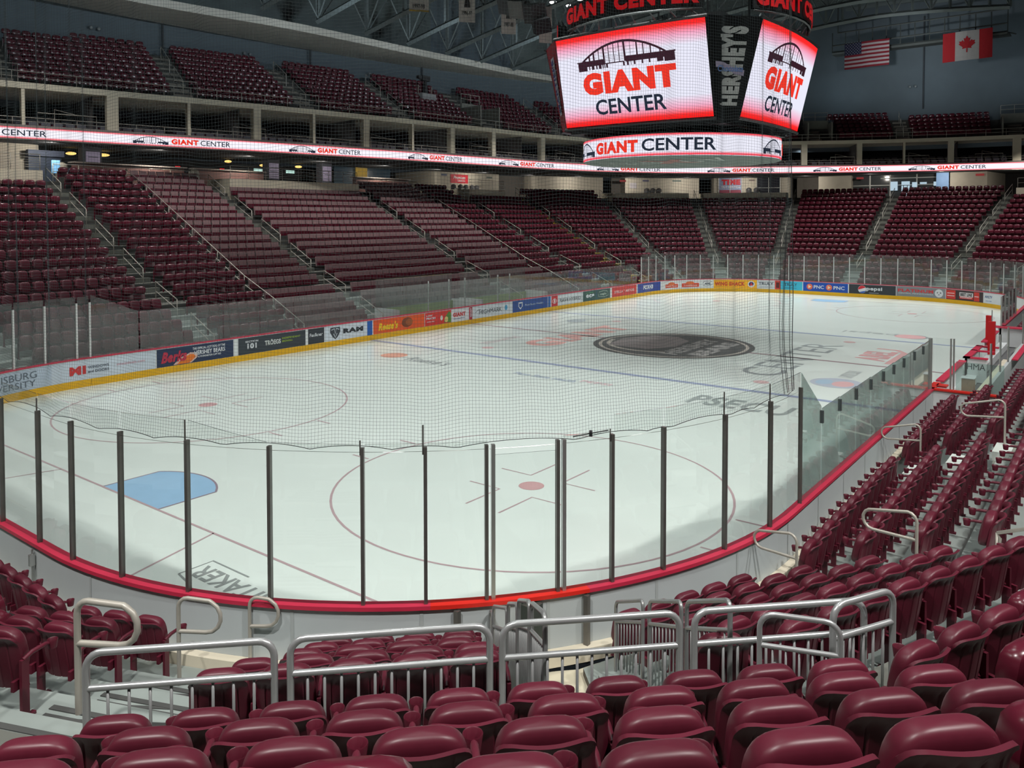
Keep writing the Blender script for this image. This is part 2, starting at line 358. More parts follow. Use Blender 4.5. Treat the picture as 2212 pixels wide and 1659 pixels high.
# centre logo: dark bear-head badge
zz = lambda k: (lambda a, b: B(30.48+a, b, ZI+.001*k))
m = MB(); flat_poly(m, [(3.9*cos(a), 3.9*sin(a)) for a in np.linspace(0, 2*pi, 48, False)], zz(1)); mark(m, (112, 115, 114), 'dark round centre-ice badge')
m = MB(); flat_band(m, [(3.55*cos(a), 3.55*sin(a)) for a in np.linspace(0, 2*pi, 48, False)], .16, zz(2), True); flat_band(m, arc_pts(0, -.6, 2.6, 150, 265, 16), .22, zz(2)); mark(m, (188, 184, 176), 'pale rim ring')
m = MB(); flat_poly(m, [(-1.8, -2.6), (.4, -3.0), (2.2, -2.2), (2.5, -.9), (1.5, .2), (-.5, .4), (-2.0, -.4)], zz(3)); mark(m, (150, 146, 145))
m = MB(); put_text(m, 'HERSHEY', lambda a, b: B(30.48+a, 1.0-b, ZI+.004), -2.6, 2.6, -.45, .45, .04); put_text(m, 'BEARS', lambda a, b: B(30.48+a, 2.2-b, ZI+.004), -2.2, 2.2, -.45, .45, .05); mark(m, (176, 176, 174), 'pale block lettering')
# ================= BOARDS =================
BOARDS = thing('dasher_boards', 'white rink boards with red top rail and yellow kick strip around the ice', 'rink boards', B(30.48, 0, 0))
GATE_BENCH = (21.55, 39.4)       # bench opening on the bench side
def band(mb, fn, s0, s1, d0, z0, d1, z1, step=.3):
    n = max(1, int(abs(s1-s0)/step)+1)
    for i in range(n):
        a = s0+(s1-s0)*i/n; b = s0+(s1-s0)*(i+1)/n
        mb.quad(B(*fn(a, d0), z0), B(*fn(b, d0), z0), B(*fn(b, d1), z1), B(*fn(a, d1), z1))
    return mb
SN0, SN1 = -8.84-13.39, 26.42     # near stretch
SF0, SF1 = 0.0, 43.9+8.53*pi+8.84+13.1
mi = MB(); mk = MB(); mo = MB(); mc = MB(); mg = MB(); ml = MB()
for fn, s0, s1 in ((near, SN0, SN1), (rink, SF0, SF1)):
    band(mi, fn, s0, s1, 0, .26, 0, 1.03); band(mk, fn, s0, s1, -.012, 0, -.012, .27); band(mk, fn, s0, s1, -.012, .27, 0, .27)
    band(mo, fn, s0, s1, .11, .02, .11, 1.03)
    for a, b, c, d in ((-.03, 1.03, -.03, 1.075), (-.03, 1.075, .15, 1.075), (.15, 1.075, .15, 1.02), (.15, 1.02, .1, 1.02)):
        if fn is near:
            for q0, q1, tgt in ((s0, 6.4, mc), (6.4, 8.6, mg), (8.6, s1, mc)): band(tgt, fn, q0, q1, a, b, c, d)
        else: band(mc, fn, s0, s1, a, b, c, d)
    band(ml, fn, s0, s1, .112, .30, .26, .30); band(ml, fn, s0, s1, .26, .30, .27, .12)
mi.build('board_face', M_white, BOARDS, smooth=30); mk.build('kick_strip', M_yellow, BOARDS, smooth=30, label='yellow kick strip')
mo.build('board_backing', M_boardout, BOARDS, smooth=30); mc.build('cap_rail', M_red, BOARDS, label='red top rail'); mg.build('gate_rail', M_redb, BOARDS, label='bright red rail over the gate')
ml.build('floor_curb', M_cream, BOARDS, label='cream curb at the foot of the boards')
for i in range(22):              # back-side seams
    s = -7.5+i*1.72; m = MB(); band(m, near, s, s+.045, .114, .31, .114, 1.0); m.build('board_seam', mat('seam', (.42, .46, .46), .5), BOARDS)
for s in (6.75, 8.55):           # gate posts on the outside of the boards
    a = near(s, .16); m = MB(); m.box(a[0]-.035, a[0]+.035, -a[1]-.035, -a[1]+.035, .05, 1.0); m.build('gate_post', M_postd, BOARDS)
p = near(7.75, .17); m = MB(); m.box(p[0]-.11, p[0]+.11, -p[1]-.11, -p[1]+.11, .02, 1.0); m.build('gate_mullion', mat('gate_metal', (.07, .085, .075), .5, metal=.4), BOARDS, label='dark gate mullion')
p = near(-.55, .16); m = MB(); m.tube([B(p[0], p[1], .12), B(p[0], p[1], .98)], .016, 6); m.box(p[0]-.05, p[0]+.03, -p[1]-.03, -p[1]+.03, .72, .9); m.build('gate_latch', M_steel, BOARDS)
# printed panels on the boards
def adfn(s0, d=-.004): return lambda a, b: B(*rink(s0+a, d), b)
def ad(s0, s1, col, texts=(), shapes=(), lab=None, z0=.275, z1=1.0, frame=True):
    m = MB(); f = adfn(s0, -.003); n = max(1, int((s1-s0)/.35)); flat_rect(m, 0, s1-s0, z0, z1, f, n)
    o = m.build('advert_panel', mat('ad_%d_%d_%d' % col, lin(*col), .35, var=.03), BOARDS, label=lab)
    m0 = o; k = 0
    for sh in shapes:
        k += 1; m = MB(); kind, c = sh[0], sh[1]; f = adfn(s0, -.004-.0015*k)
        if kind == 'r': flat_rect(m, sh[2], sh[3], sh[4], sh[5], f, max(1, int((sh[3]-sh[2])/.4)))
        elif kind == 'e': flat_poly(m, [(sh[2]+sh[4]*cos(t), sh[3]+sh[5]*sin(t)) for t in np.linspace(0, 2*pi, 24, False)], f)
        elif kind == 'b': flat_band(m, sh[2], sh[3], f)
        else: flat_poly(m, sh[2], f)
        m.build('printed_shape', mat('ad_%d_%d_%d' % c, lin(*c), .35, var=.03), m0)
    for t in texts:
        s, c, x0, x1, y0, y1 = t[:6]; m = MB(); put_text(m, s, adfn(s0, -.016), x0, x1, y0, y1, t[6] if len(t) > 6 else .015, t[7] if len(t) > 7 else 0)
        m.build('lettering', mat('ad_%d_%d_%d' % c, lin(*c), .35, var=.03), m0)
WH, BK = (225, 230, 235), (35, 40, 48)
ad(-6, -1.45, (186, 200, 216), [('HARRISBURG', (95, 105, 118), 1.55, 4.0, .66, .90, 0), ('UNIVERSITY', (95, 105, 118), 1.75, 3.95, .38, .60, 0)], lab='pale panel with thin grey lettering')
ad(-1.45, 2.5, (205, 216, 228), [('MI', (205, 52, 52), .65, 1.25, .48, .80, .06), ('WINDOWS', (85, 95, 110), 1.32, 2.1, .66, .76, .03), ('and DOORS', (85, 95, 110), 1.32, 2.1, .5, .6, .03), ('miwindows.com', (205, 130, 145), 2.4, 3.5, .62, .72, 0)], lab='white panel with two red capitals')
ad(2.54, 5.72, (32, 48, 82), [('Berks', (188, 42, 70), .18, 1.3, .42, .86, .05, .3), ('THE OFFICIAL HOT DOG OF THE', WH, 1.55, 3.05, .80, .90, .02), ('HERSHEY BEARS', WH, 1.62, 3.05, .58, .76, .03), ('& WASHINGTON CAPITALS', WH, 1.8, 2.85, .46, .54, .02)],
   [('p', (222, 188, 176), [(.7, .3), (1.0, .55), (1.45, .72), (1.75, .68), (1.78, .5), (1.5, .3)]), ('p', (232, 120, 30), [(.85, .3), (1.12, .54), (1.45, .65), (1.66, .62), (1.68, .5), (1.4, .3)])], lab='navy panel with red script and a hot dog')
ad(5.72, 6.0, (32, 48, 82)); ad(6.24, 9.84, (52, 58, 66), [('SECTION', WH, .35, 1.0, .78, .86, .03), ('101', WH, .45, .92, .50, .74, .05), ('TRÖEGS', (215, 220, 218), 1.35, 2.2, .54, .80, .04), ('INDEPENDENT', (150, 178, 60), 2.28, 3.3, .72, .80, .02), ('BREWING', (150, 178, 60), 2.28, 2.85, .58, .66, .02)], lab='charcoal panel with section number')
ad(10.0, 10.95, (48, 52, 60), [('Faulkner', WH, .08, .85, .62, .78, .02)], lab='charcoal square panel')
ad(10.97, 13.72, (212, 220, 230), [('RAM', (40, 44, 52), 1.15, 2.45, .56, .80, .07)], [('p', (58, 62, 70), [(.35, .92), (.95, .92), (.98, .7), (.82, .45), (.66, .34), (.5, .45), (.33, .7)]), ('b', (212, 220, 230), [(.42, .8), (.6, .86), (.66, .6), (.72, .86), (.9, .8)], .04), ('b', (212, 220, 230), [(.55, .62), (.66, .42), (.77, .62)], .04)], lab='white panel with a shield emblem')
ad(13.72, 14.06, (28, 92, 178), lab='blue line band on the boards', z0=.0)
ad(14.12, 17.9, (232, 88, 30), [("Reese's", (250, 205, 40), .35, 1.75, .42, .82, .05, .25)], [('e', (122, 60, 28), 2.45, .66, .42, .26), ('e', (165, 88, 42), 2.6, .66, .26, .18)], lab='orange panel with yellow script')
ad(17.94, 20.1, (216, 48, 40), [('LOW', WH, .1, .6, .78, .88, .04), ('PRICES', WH, .1, .85, .62, .73, .04), ('every day', WH, .15, .75, .45, .54, .01)], [('p', (88, 140, 50), [(1.55, .35), (1.75, .75), (2.0, .95), (2.15, .8), (2.15, .3)]), ('e', (225, 205, 130), 1.75, .5, .16, .16), ('e', (235, 232, 225), 1.35, .62, .1, .14)], lab='red panel with groceries')
ad(20.1, 21.66, (228, 228, 232), [('GIANT', (206, 48, 48), .15, 1.25, .56, .80, .06)], [('b', (90, 110, 150), [(.2, .44), (1.2, .46)], .03)], lab='white panel with red capitals')
ad(21.68, 21.98, (178, 40, 58), [], lab='red centre line band on the boards', z0=0)
m = MB(); put_text(m, 'GIANT', lambda a, b: B(*rink(21.83-b, -.02), a), .42, .95, -.07, .07, .03); m.build('lettering', mat('ad_225_230_235', lin(*WH)), BOARDS)
ad(22.02, 25.88, (218, 224, 230), [('HIGHMARK', (52, 60, 70), .6, 2.75, .5, .76, 0)], [('e', (70, 160, 205), 3.2, .68, .14, .17), ('b', (52, 60, 70), [(.25, .62), (.45, .76), (.75, .78)], .03)], lab='white panel with thin dark capitals')
ad(25.9, 29.76, (28, 72, 148), [('PennState Health', (190, 205, 225), 1.3, 3.3, .6, .72, .01)], [('p', (230, 235, 240), [(.6, .88), (1.05, .88), (1.05, .6), (.82, .42), (.6, .6)]), ('p', (28, 72, 148), [(.68, .8), (.97, .8), (.97, .62), (.82, .5), (.68, .62)])], lab='blue panel with a small shield')
ad(29.8, 30.1, (38, 98, 170), lab='second blue line band on the boards', z0=0)
ad(30.2, 30.95, (206, 42, 52), [], [('e', (235, 225, 225), .37, .63, .25, .17), ('e', (206, 42, 52), .37, .63, .2, .13), ('e', (235, 225, 225), .37, .63, .08, .13)], lab='small red square panel')
ad(30.97, 34.1, (216, 222, 226), [('RAV4 HYBRID', (60, 68, 76), .25, 2.85, .5, .74, 0)], lab='white panel with dark capitals')
ad(34.14, 37.9, (42, 82, 78), [('ecs', WH, .4, 1.5, .52, .76, .06), ('eagle', (200, 218, 205), 2.35, 3.2, .54, .74, .01)], [('b', (90, 190, 110), [(.45, .86), (1.4, .86)], .03), ('b', (200, 218, 205), [(2.1, .5), (2.2, .82), (2.8, .88), (3.4, .82), (3.5, .5), (2.9, .42), (2.1, .5)], .03), ('b', (60, 110, 190), [(1.85, .3), (1.85, .97)], .03)], lab='dark green panel')
ad(38.2, 42.0, (212, 52, 52), [('STELLA * ARTOIS', (240, 215, 215), .35, 3.4, .54, .74, .03)], lab='red panel with pale capitals')
ad(42.2, 45.75, (30, 62, 150), [('FOX43', WH, .9, 2.5, .5, .84, .06), ('fox43.com', (170, 190, 225), 1.3, 2.2, .4, .45, 0)], lab='blue panel with white capitals')
ad(45.85, 49.9, (222, 222, 224), [('Premier Rental', (245, 215, 205), .6, 1.75, .5, .64, .01), ('Troutbrew', (245, 215, 205), 2.45, 3.8, .5, .64, .01)], [('r', (214, 70, 42), .5, 1.9, .42, .72), ('e', (222, 110, 60), 1.2, .74, .38, .14), ('r', (214, 70, 42), 2.3, 3.95, .42, .74), ('e', (222, 110, 60), 3.1, .76, .4, .14)], lab='white panel with two small red plates')
ad(50.0, 51.1, (222, 226, 226), [('AHL', (40, 52, 68), .3, .85, .58, .78, .05, .2)], [('b', (40, 52, 68), [(.12, .7), (.3, .88), (.75, .9), (1.0, .8)], .03), ('b', (40, 52, 68), [(.15, .55), (.4, .46), (.8, .5), (1.0, .62)], .03)], lab='small white panel')
ad(51.12, 54.7, (245, 178, 20), [('WING SHACK', (206, 62, 32), .08, 2.6, .48, .82, .06)], [('e', (220, 220, 225), 3.12, .64, .28, .27), ('e', (40, 50, 105), 3.12, .64, .2, .2), ('p', (200, 50, 50), [(2.98, .52), (3.12, .8), (3.26, .52)])], lab='yellow panel with red capitals')
ad(54.74, 56.15, (214, 218, 222), [('TRULY', (65, 75, 90), .1, 1.3, .6, .85, .03)], [('b', (120, 130, 140), [(.15, .45), (1.2, .45)], .03)], lab='pale panel with grey capitals')
ad(56.15, 56.62, (205, 60, 50), [], [('r', (90, 30, 30), .1, .36, .4, .85)], lab='red strip with a drinks can')
ad(56.62, 58.4, (60, 185, 215), [('TRULY', (48, 96, 120), .3, 1.35, .6, .85, .03)], [('b', (48, 96, 120), [(.35, .45), (1.3, .45)], .03)], lab='turquoise panel')
ad(58.46, 61.96, (20, 78, 178), [('PNC', WH, .85, 1.65, .5, .78, .02), ('PNC', WH, 2.4, 3.25, .5, .78, .02)], [('e', (225, 110, 80), .52, .64, .24, .24), ('p', (245, 215, 180), [(.42, .5), (.42, .78), (.66, .64)]), ('e', (225, 110, 80), 2.05, .64, .24, .24), ('p', (245, 215, 180), [(1.95, .5), (1.95, .78), (2.19, .64)])], lab='blue panel with two round marks')
ad(62.04, 65.46, (48, 52, 58), [('pepsi', WH, 1.3, 2.45, .5, .84, .03)], [('e', (228, 230, 235), .98, .64, .3, .3), ('p', (208, 42, 52), [(.98+.29*cos(t), .64+.29*sin(t)) for t in np.linspace(.5, 3.3, 10)]), ('p', (40, 90, 180), [(.98+.29*cos(t), .64+.29*sin(t)) for t in np.linspace(4.0, 5.9, 10)]), ('b', (190, 195, 200), [(1.5, .38), (2.2, .38)], .03)], lab='charcoal panel with a red, white and blue globe')
ad(65.5, 68.98, (132, 136, 142), [('PLATINUM', (200, 62, 66), .1, 2.6, .6, .84, .05), ('CENTRAL PENNSYLVANIA', (205, 210, 215), .15, 2.6, .46, .56, .02)], [('e', (225, 228, 232), 3.0, .64, .3, .3), ('e', (120, 122, 128), 2.9, .68, .06, .06), ('e', (120, 122, 128), 3.12, .68, .06, .06), ('e', (120, 122, 128), 3.0, .54, .05, .04)], lab='grey panel with red capitals and a panda face')
ad(69.02, 71.95, (60, 44, 46), [('BEST LINE', (38, 34, 36), 1.08, 2.0, .6, .82, .05), ('EQUIPMENT', (235, 225, 225), 1.08, 2.0, .44, .54, .04)], [('r', (206, 52, 44), 0, .7, .32, .96), ('r', (228, 228, 228), 1.0, 2.08, .56, .86), ('r', (206, 42, 44), 1.0, 2.08, .4, .56), ('r', (206, 52, 44), 2.15, 2.6, .32, .96), ('b', (240, 220, 215), [(.08, .74), (.62, .74)], .05), ('b', (240, 220, 215), [(.08, .55), (.62, .55)], .05), ('b', (240, 220, 215), [(2.2, .64), (2.55, .64)], .05)], lab='red and black panel')
ad(72.0, 74.4, (222, 226, 230), [('AHLTV', (60, 90, 140), .1, .78, .64, .82, .03, .1), ('AHL.COM', (90, 130, 180), .18, .7, .4, .48, .01)], lab='white panel with blue italic capitals')
# ================= GLASS =================
def pane(par, fn, s0, s1, d, z0, z1a, z1b, m, th=.012, name='glass_pane'):
    n = max(1, int((s1-s0)/.5)); mb = MB()
    for dd in (d, d+th):
        for i in range(n):
            a = s0+(s1-s0)*i/n; b = s0+(s1-s0)*(i+1)/n; za = z1a+(z1b-z1a)*i/n; zb = z1a+(z1b-z1a)*(i+1)/n
            mb.quad(B(*fn(a, dd), z0), B(*fn(b, dd), z0), B(*fn(b, dd), zb), B(*fn(a, dd), za))
        if m is not M_glassS: break
    if th: # polished edge on top
        for i in range(n):
            a = s0+(s1-s0)*i/n; b = s0+(s1-s0)*(i+1)/n; za = z1a+(z1b-z1a)*i/n; zb = z1a+(z1b-z1a)*(i+1)/n
            mb.quad(B(*fn(a, d), za), B(*fn(b, d), zb), B(*fn(b, d+th), zb), B(*fn(a, d+th), za))
    return mb.build(name, m, par)
def gpost(par, fn, s, d, z1, m, w=.03, dep=.035, rod=0):
    p = fn(s, d); q = fn(s+.01, d); t = np.array([q[0]-p[0], q[1]-p[1]]); t = t/np.linalg.norm(t); nn = np.array([-t[1], t[0]])
    mb = MB(); mb.obox(B(p[0], p[1], (1.06+z1)/2), (t[0]*w, -t[1]*w, 0), (nn[0]*dep, -nn[1]*dep, 0), (0, 0, (z1-1.06)/2))
    o = mb.build('glass_post', m, par)
    if rod:
        r = MB(); a = fn(s-.03, d); r.tube([B(a[0], a[1], z1-.1), B(a[0], a[1], z1+rod)], .012 if rod > .1 else .01, 6); r.build('net_rod', M_postd, o)
    return o
G_END = thing('end_glass', 'clear safety glass between dark metal posts on the near curved boards', 'rink glass', B(0, 0, 1.07))
PN = [-6.6, -5.2, -3.6, -1.96, -.51, .59, 1.77, 2.99, 4.24, 5.51, 6.34, 7.2, 8.2, 8.99, 9.88, 11.18, 12.52, 13.93]
for i, s in enumerate(PN):
    rod = {1.77: 0, .59: 0, 2.99: .28, 6.34: .3, 5.51: .1, 8.99: .08, 11.18: .36, 12.52: .3, 13.93: 0, -.51: .2, -1.96: 0}.get(s, 0)
    gpost(G_END, near, s-(.045 if s in (7.2, 8.2) else 0), .06, 3.19, M_postd, w=.024 if s != 13.93 else .014, rod=rod)
    if s in (7.2, 8.2): gpost(G_END, near, s+.045, .06, 3.19, M_steel, w=.026)
    if i < len(PN)-1:
        if s == 7.2: pane(G_END, near, s+.07, PN[i+1]-.07, .06, 1.08, 3.05, 3.05, M_glassN)
        else: pane(G_END, near, s+.03, PN[i+1]-.03, .06, 1.08, 3.19+(.28 if (s < 3 or s > 8.9) else 0.05), 3.19+(.28 if (s < 2.9 or s > 8.9) else 0.05), M_glassN)
G_SIDE = thing('side_glass', 'seamless greenish glass run along the straight boards by the aluminium rows', 'rink glass', B(15, 12.95, 1.07))
PR = [15.22, 16.45, 17.72, 18.99, 20.19, 21.3, 22.47, 23.81, 25.02, 26.05]
pane(G_SIDE, near, 13.97, 15.20, .05, 1.08, 3.45, 2.6, M_glassS)
for a, b in zip(PR[:-1], PR[1:]): pane(G_SIDE, near, a+.012, b-.012, .05, 1.08, 2.56, 2.58, M_glassS)
for s in PR[:-1]:
    a = near(s, .06); m = MB(); m.box(a[0]-.035, a[0]+.035, -a[1]-.03, -a[1]+.03, 2.28, 2.52); m.build('glass_clip', mat('clip_metal', (.10, .12, .125), .4, metal=.5), G_SIDE)
gpost(G_SIDE, near, 26.1, .06, 2.62, M_steel, w=.045, dep=.05)
pane(G_SIDE, lambda s, d: (21.5+d, 13.0+s), 0.02, .55, 0, 1.08, 2.6, 2.6, M_glassN); pane(G_SIDE, lambda s, d: (21.5+d, 13.6+s), 0.06, 1.3, 0, 1.08, 1.95, 1.95, M_glassS)
for v in (13.52, 13.60): m = MB(); m.box(21.47, 21.53, -v-.02, -v+.02, 1.0, 2.62); m.build('glass_post', M_steel, G_SIDE)
G_LEFT = thing('far_side_glass', 'low seamless glass along the far straight boards above the printed panels', 'rink glass', B(30, -12.95, 1.07))
for s0 in np.arange(1.9, 42, 1.83):
    if s0 > 1.9+1.83*22: break
    if s0 < 7.4 or s0 > 17.6: pane(G_LEFT, rink, s0+.01, s0+1.82, .05, 1.08, 2.62, 2.62, M_glassF)
    else: pane(G_LEFT, rink, s0+.01, s0+1.82, .05, 1.08, 2.62, 2.62, M_glassF)
G_CORN = thing('far_corner_glass', 'tall safety glass with white posts on the far corner next to the first aisle', 'rink glass', B(6, -12.5, 1.07))
pl_ = [-6.3, -5.1, -3.95, -2.8, -1.64, -.48, 0.0]
for i, s in enumerate(pl_):
    gpost(G_CORN, rink, s, .06, 3.12, M_postl, w=.03)
    if i < len(pl_)-1: pane(G_CORN, rink, s+.03, pl_[i+1]-.03, .06, 1.08, 3.35, 3.35, M_glassF)
pane(G_CORN, rink, .03, 1.85, .05, 1.08, 3.4, 2.62, M_glassF)
G_FAR = thing('far_end_glass', 'tall safety glass with white posts around the far end of the ice', 'rink glass', B(60.96, 0, 1.07))
pf_ = [42.9, 44.1, 45.2, 46.34, 47.44, 48.66, 49.94, 51.08, 52.3, 53.56, 54.8, 56.04, 57.26, 58.5, 59.68, 60.84, 62.04, 63.18, 64.36, 65.56, 66.68, 67.9, 69.02, 70.14, 71.2, 72.5, 73.8, 75.1, 76.4, 77.7, 79.0]
for i, s in enumerate(pf_):
    gpost(G_FAR, rink, s, .06, 3.12, M_postl, w=.028)
    if i < len(pf_)-1: pane(G_FAR, rink, s+.03, pf_[i+1]-.03, .06, 1.08, 3.34, 3.34, M_glassF)
# ================= BOWL =================
bt = MB(); br = MB(); bp = MB(); bq = MB(); cf = MB()
ring(cf, .12, .05, .9, .05)
# lower rows: aluminium decks; upper rows: concrete
zp = .05
FARF = list(range(16))
for i, (b, z) in enumerate(ROWS):
    d0 = b-.48 if i != 5 else b-.98
    d1 = b+.38 if i < len(ROWS)-1 else b+.9
    if i == 0: d0 = .27
    if i == 4: d1 = 4.58
    if i < 5:
        for k in range(16):
            if FN[k] == 135:      # tunnel gap in the near corner facet
                n = np.array([-sqrt(.5), sqrt(.5)]); t = np.array([sqrt(.5), sqrt(.5)]); c = np.array([8.53, 4.42])
                for t0, t1 in ((-9, .4), (1.75, 9)):
                    for mb, (da, za, db, zb) in ((bp, (d0, z, d1, z)), (bq, (d0, zp, d0, z))):
                        h0, h1 = (R0+da)*tan(radians(11.25)), (R0+db)*tan(radians(11.25))
                        cl = lambda q, h: max(-h, min(h, q))
                        P = [c+n*(R0+da)+t*cl(t0, h0), c+n*(R0+da)+t*cl(t1, h0), c+n*(R0+db)+t*cl(t1, h1), c+n*(R0+db)+t*cl(t0, h1)]
                        mb.quad(B(*P[0], za), B(*P[1], za), B(*P[2], zb), B(*P[3], zb))
            elif FN[k] == 90 and i < 2:   # bench opening on this side
                pass
            elif FN[k] == 270 and i < 2: pass
            else: ring(bp, d0, z, d1, z, [k]); ring(bq, d0, zp, d0, z, [k])
        if i < 2:
            for u0, u1 in ((6.0, 21.4), (40.5, 55)):
                bp.quad(B(u0, 12.95+d0, z), B(u1, 12.95+d0, z), B(u1, 12.95+d1, z), B(u0, 12.95+d1, z)); bq.quad(B(u0, 12.95+d0, zp), B(u1, 12.95+d0, zp), B(u1, 12.95+d0, z), B(u0, 12.95+d0, z))
            for u0, u1 in ((6.0, 24.6), (38.5, 55)):
                bp.quad(B(u0, -12.95-d0, z), B(u1, -12.95-d0, z), B(u1, -12.95-d1, z), B(u0, -12.95-d1, z)); bq.quad(B(u0, -12.95-d0, zp), B(u1, -12.95-d0, zp), B(u1, -12.95-d0, z), B(u0, -12.95-d0, z))
    else:
        ring(bt, d0, z, d1, z); ring(br, d0, zp if i > 5 else .05, d0, z)
    zp = z
cf2 = MB(); ring(cf2, .12, .05, 4.58, .05)
struct(cf2, 'floor', M_creamf)
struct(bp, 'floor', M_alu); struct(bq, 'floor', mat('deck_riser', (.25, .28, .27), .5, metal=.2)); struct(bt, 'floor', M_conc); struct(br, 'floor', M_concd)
m = MB(); n = np.array([-sqrt(.5), sqrt(.5)]); t = np.array([sqrt(.5), sqrt(.5)]); c = np.array([8.53, 4.42])
for tt in (.4, 1.75):     # tunnel side walls follow the rows
    for i in range(5):
        d0, d1 = (.27 if i == 0 else ROWS[i][0]-.48), ROWS[i][0]+.38; P, Q = c+n*(R0+d0)+t*tt, c+n*(R0+d1)+t*tt
        m.quad(B(*P, .05), B(*Q, .05), B(*Q, ROWS[i][1]), B(*P, ROWS[i][1]))
struct(m, 'wall_tunnel', mat('tunnel_wall', (.10, .085, .07), .8))
m = MB()   # the concourse floor behind the top row
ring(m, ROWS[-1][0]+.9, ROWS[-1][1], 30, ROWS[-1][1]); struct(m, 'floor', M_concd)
# aisles: (name, origin, direction outwards, half width, rails?)
AIS = []
for u, nm in ((14.2, 'aisle nearest the near corner'), (24.2, 'second aisle along the far side'), (36.7, 'third aisle along the far side'), (48.3, 'fourth aisle along the far side')):
    AIS.append(('F', nm, (u, -12.95), (0, -1), .62))
for u in (14.2, 24.2, 36.7, 48.3): AIS.append(('N', 'aisle on the bench side', (u, 12.95), (0, 1), .62))
AIS.append(('E', 'middle aisle of the far end', (60.96, -.1), (1, 0), .62)); AIS.append(('W', 'end aisle', (0, -.1), (-1, 0), .62))
for k, (c, a) in enumerate(VTX):
    if a in (123.75, 168.75): continue
    nm = {281.25: 'yellow-edged aisle', 303.75: 'aisle past the yellow-edged one', 326.25: 'aisle at the start of the far end', 348.75: 'aisle under the hanging scoreboard', 11.25: 'far end aisle past the middle one', 101.25: 'near corner aisle', 146.25: 'striped aisle'}.get(a, 'corner aisle')
    p0 = np.array([c[0]+R0*cos(radians(a))/cos(radians(11.25)), c[1]+R0*sin(radians(a))/cos(radians(11.25))])
    if a == 146.25: p0 = p0+1.02*np.array([-sin(radians(a)), cos(radians(a))])
    AIS.append((str(a), nm, (p0[0], p0[1]), (cos(radians(a)), sin(radians(a))), (.62 if a != 146.25 else 1.0)))
DIV = [((19.0, -12.95), (0, -1), .10), ((43.5, -12.95), (0, -1), .10)]
def line_hit(p, d, a, b):
    """parameter along segment a->b where the ray p+t*d crosses it"""
    e = np.array(b)-np.array(a); M = np.array([[e[0], -d[0]], [e[1], -d[1]]])
    if abs(np.linalg.det(M)) < 1e-6: return None
    s, t = np.linalg.solve(M, np.array(p)-np.array(a))
    return s if (-.02 <= s <= 1.02 and t > 0) else None
M_stepN = mat('step_aluminium', (.50, .56, .54), .4, metal=.2, var=.08); M_stepF = mat('step_concrete', (.17, .18, .155), .8, var=.1); M_stepY = mat('step_yellow', lin(190, 170, 50), .6, var=.25, vs=4); M_grip = mat('grip_strip', (.06, .062, .06), .8)
for code, nm, p, dr, hw in AIS:
    p = np.array(p); dr = np.array(dr); tn = np.array([-dr[1], dr[0]]); rad = code not in 'FNEW'
    sc_ = 1/cos(radians(11.25)) if rad else 1
    ml, mh, mg_ = MB(), MB(), MB()
    for i in range(1, 20):
        b, z = ROWS[i]; zl = ROWS[i-1][1]; d0 = (b-.48 if i != 5 else b-.98)*sc_
        steps = 1 if i != 5 else 1
        c = p+dr*(d0-.15); h = zl+(z-zl)/2
        tgt = ml if i < 5 else mh
        tgt.obox(B(*c, (zl+h)/2), (dr[0]*.15, -dr[1]*.15, 0), (tn[0]*hw, -tn[1]*hw, 0), (0, 0, (h-zl)/2+.002))
        for dd, zz_ in ((d0-.28, h), (d0+.03, z)):   # nosing strip
            c = p+dr*dd; nd = .14 if code == '281.25' else .022; mg_.obox(B(*c, zz_+.004), (dr[0]*nd, -dr[1]*nd, 0), (tn[0]*hw*.98, -tn[1]*hw*.98, 0), (0, 0, .004))
        if code == '146.25' and i < 7:
            t2, n2 = np.array([.3827, .9239]), np.array([-.9239, .3827])
            for q in range(10 if i == 5 else 6):
                ext = .95 if i < 4 else 1.7; c = p+dr*(d0+.0+q*.135)+n2*.02-t2*(ext-.95); mg_.obox(B(*c, z+.006), (n2[0]*.034, -n2[1]*.034, 0), (t2[0]*ext, -t2[1]*ext, 0), (0, 0, .005))
    yel = code == '281.25'
    if ml.v: struct(ml, 'floor', M_stepN)
    if mh.v: struct(mh, 'floor', M_stepY if yel else M_stepF)
    if mg_.v: struct(mg_, 'trim', M_stepY if yel else (M_grip if code in ('146.25', '101.25') else mat('nosing', (.22, .235, .2), .7)))
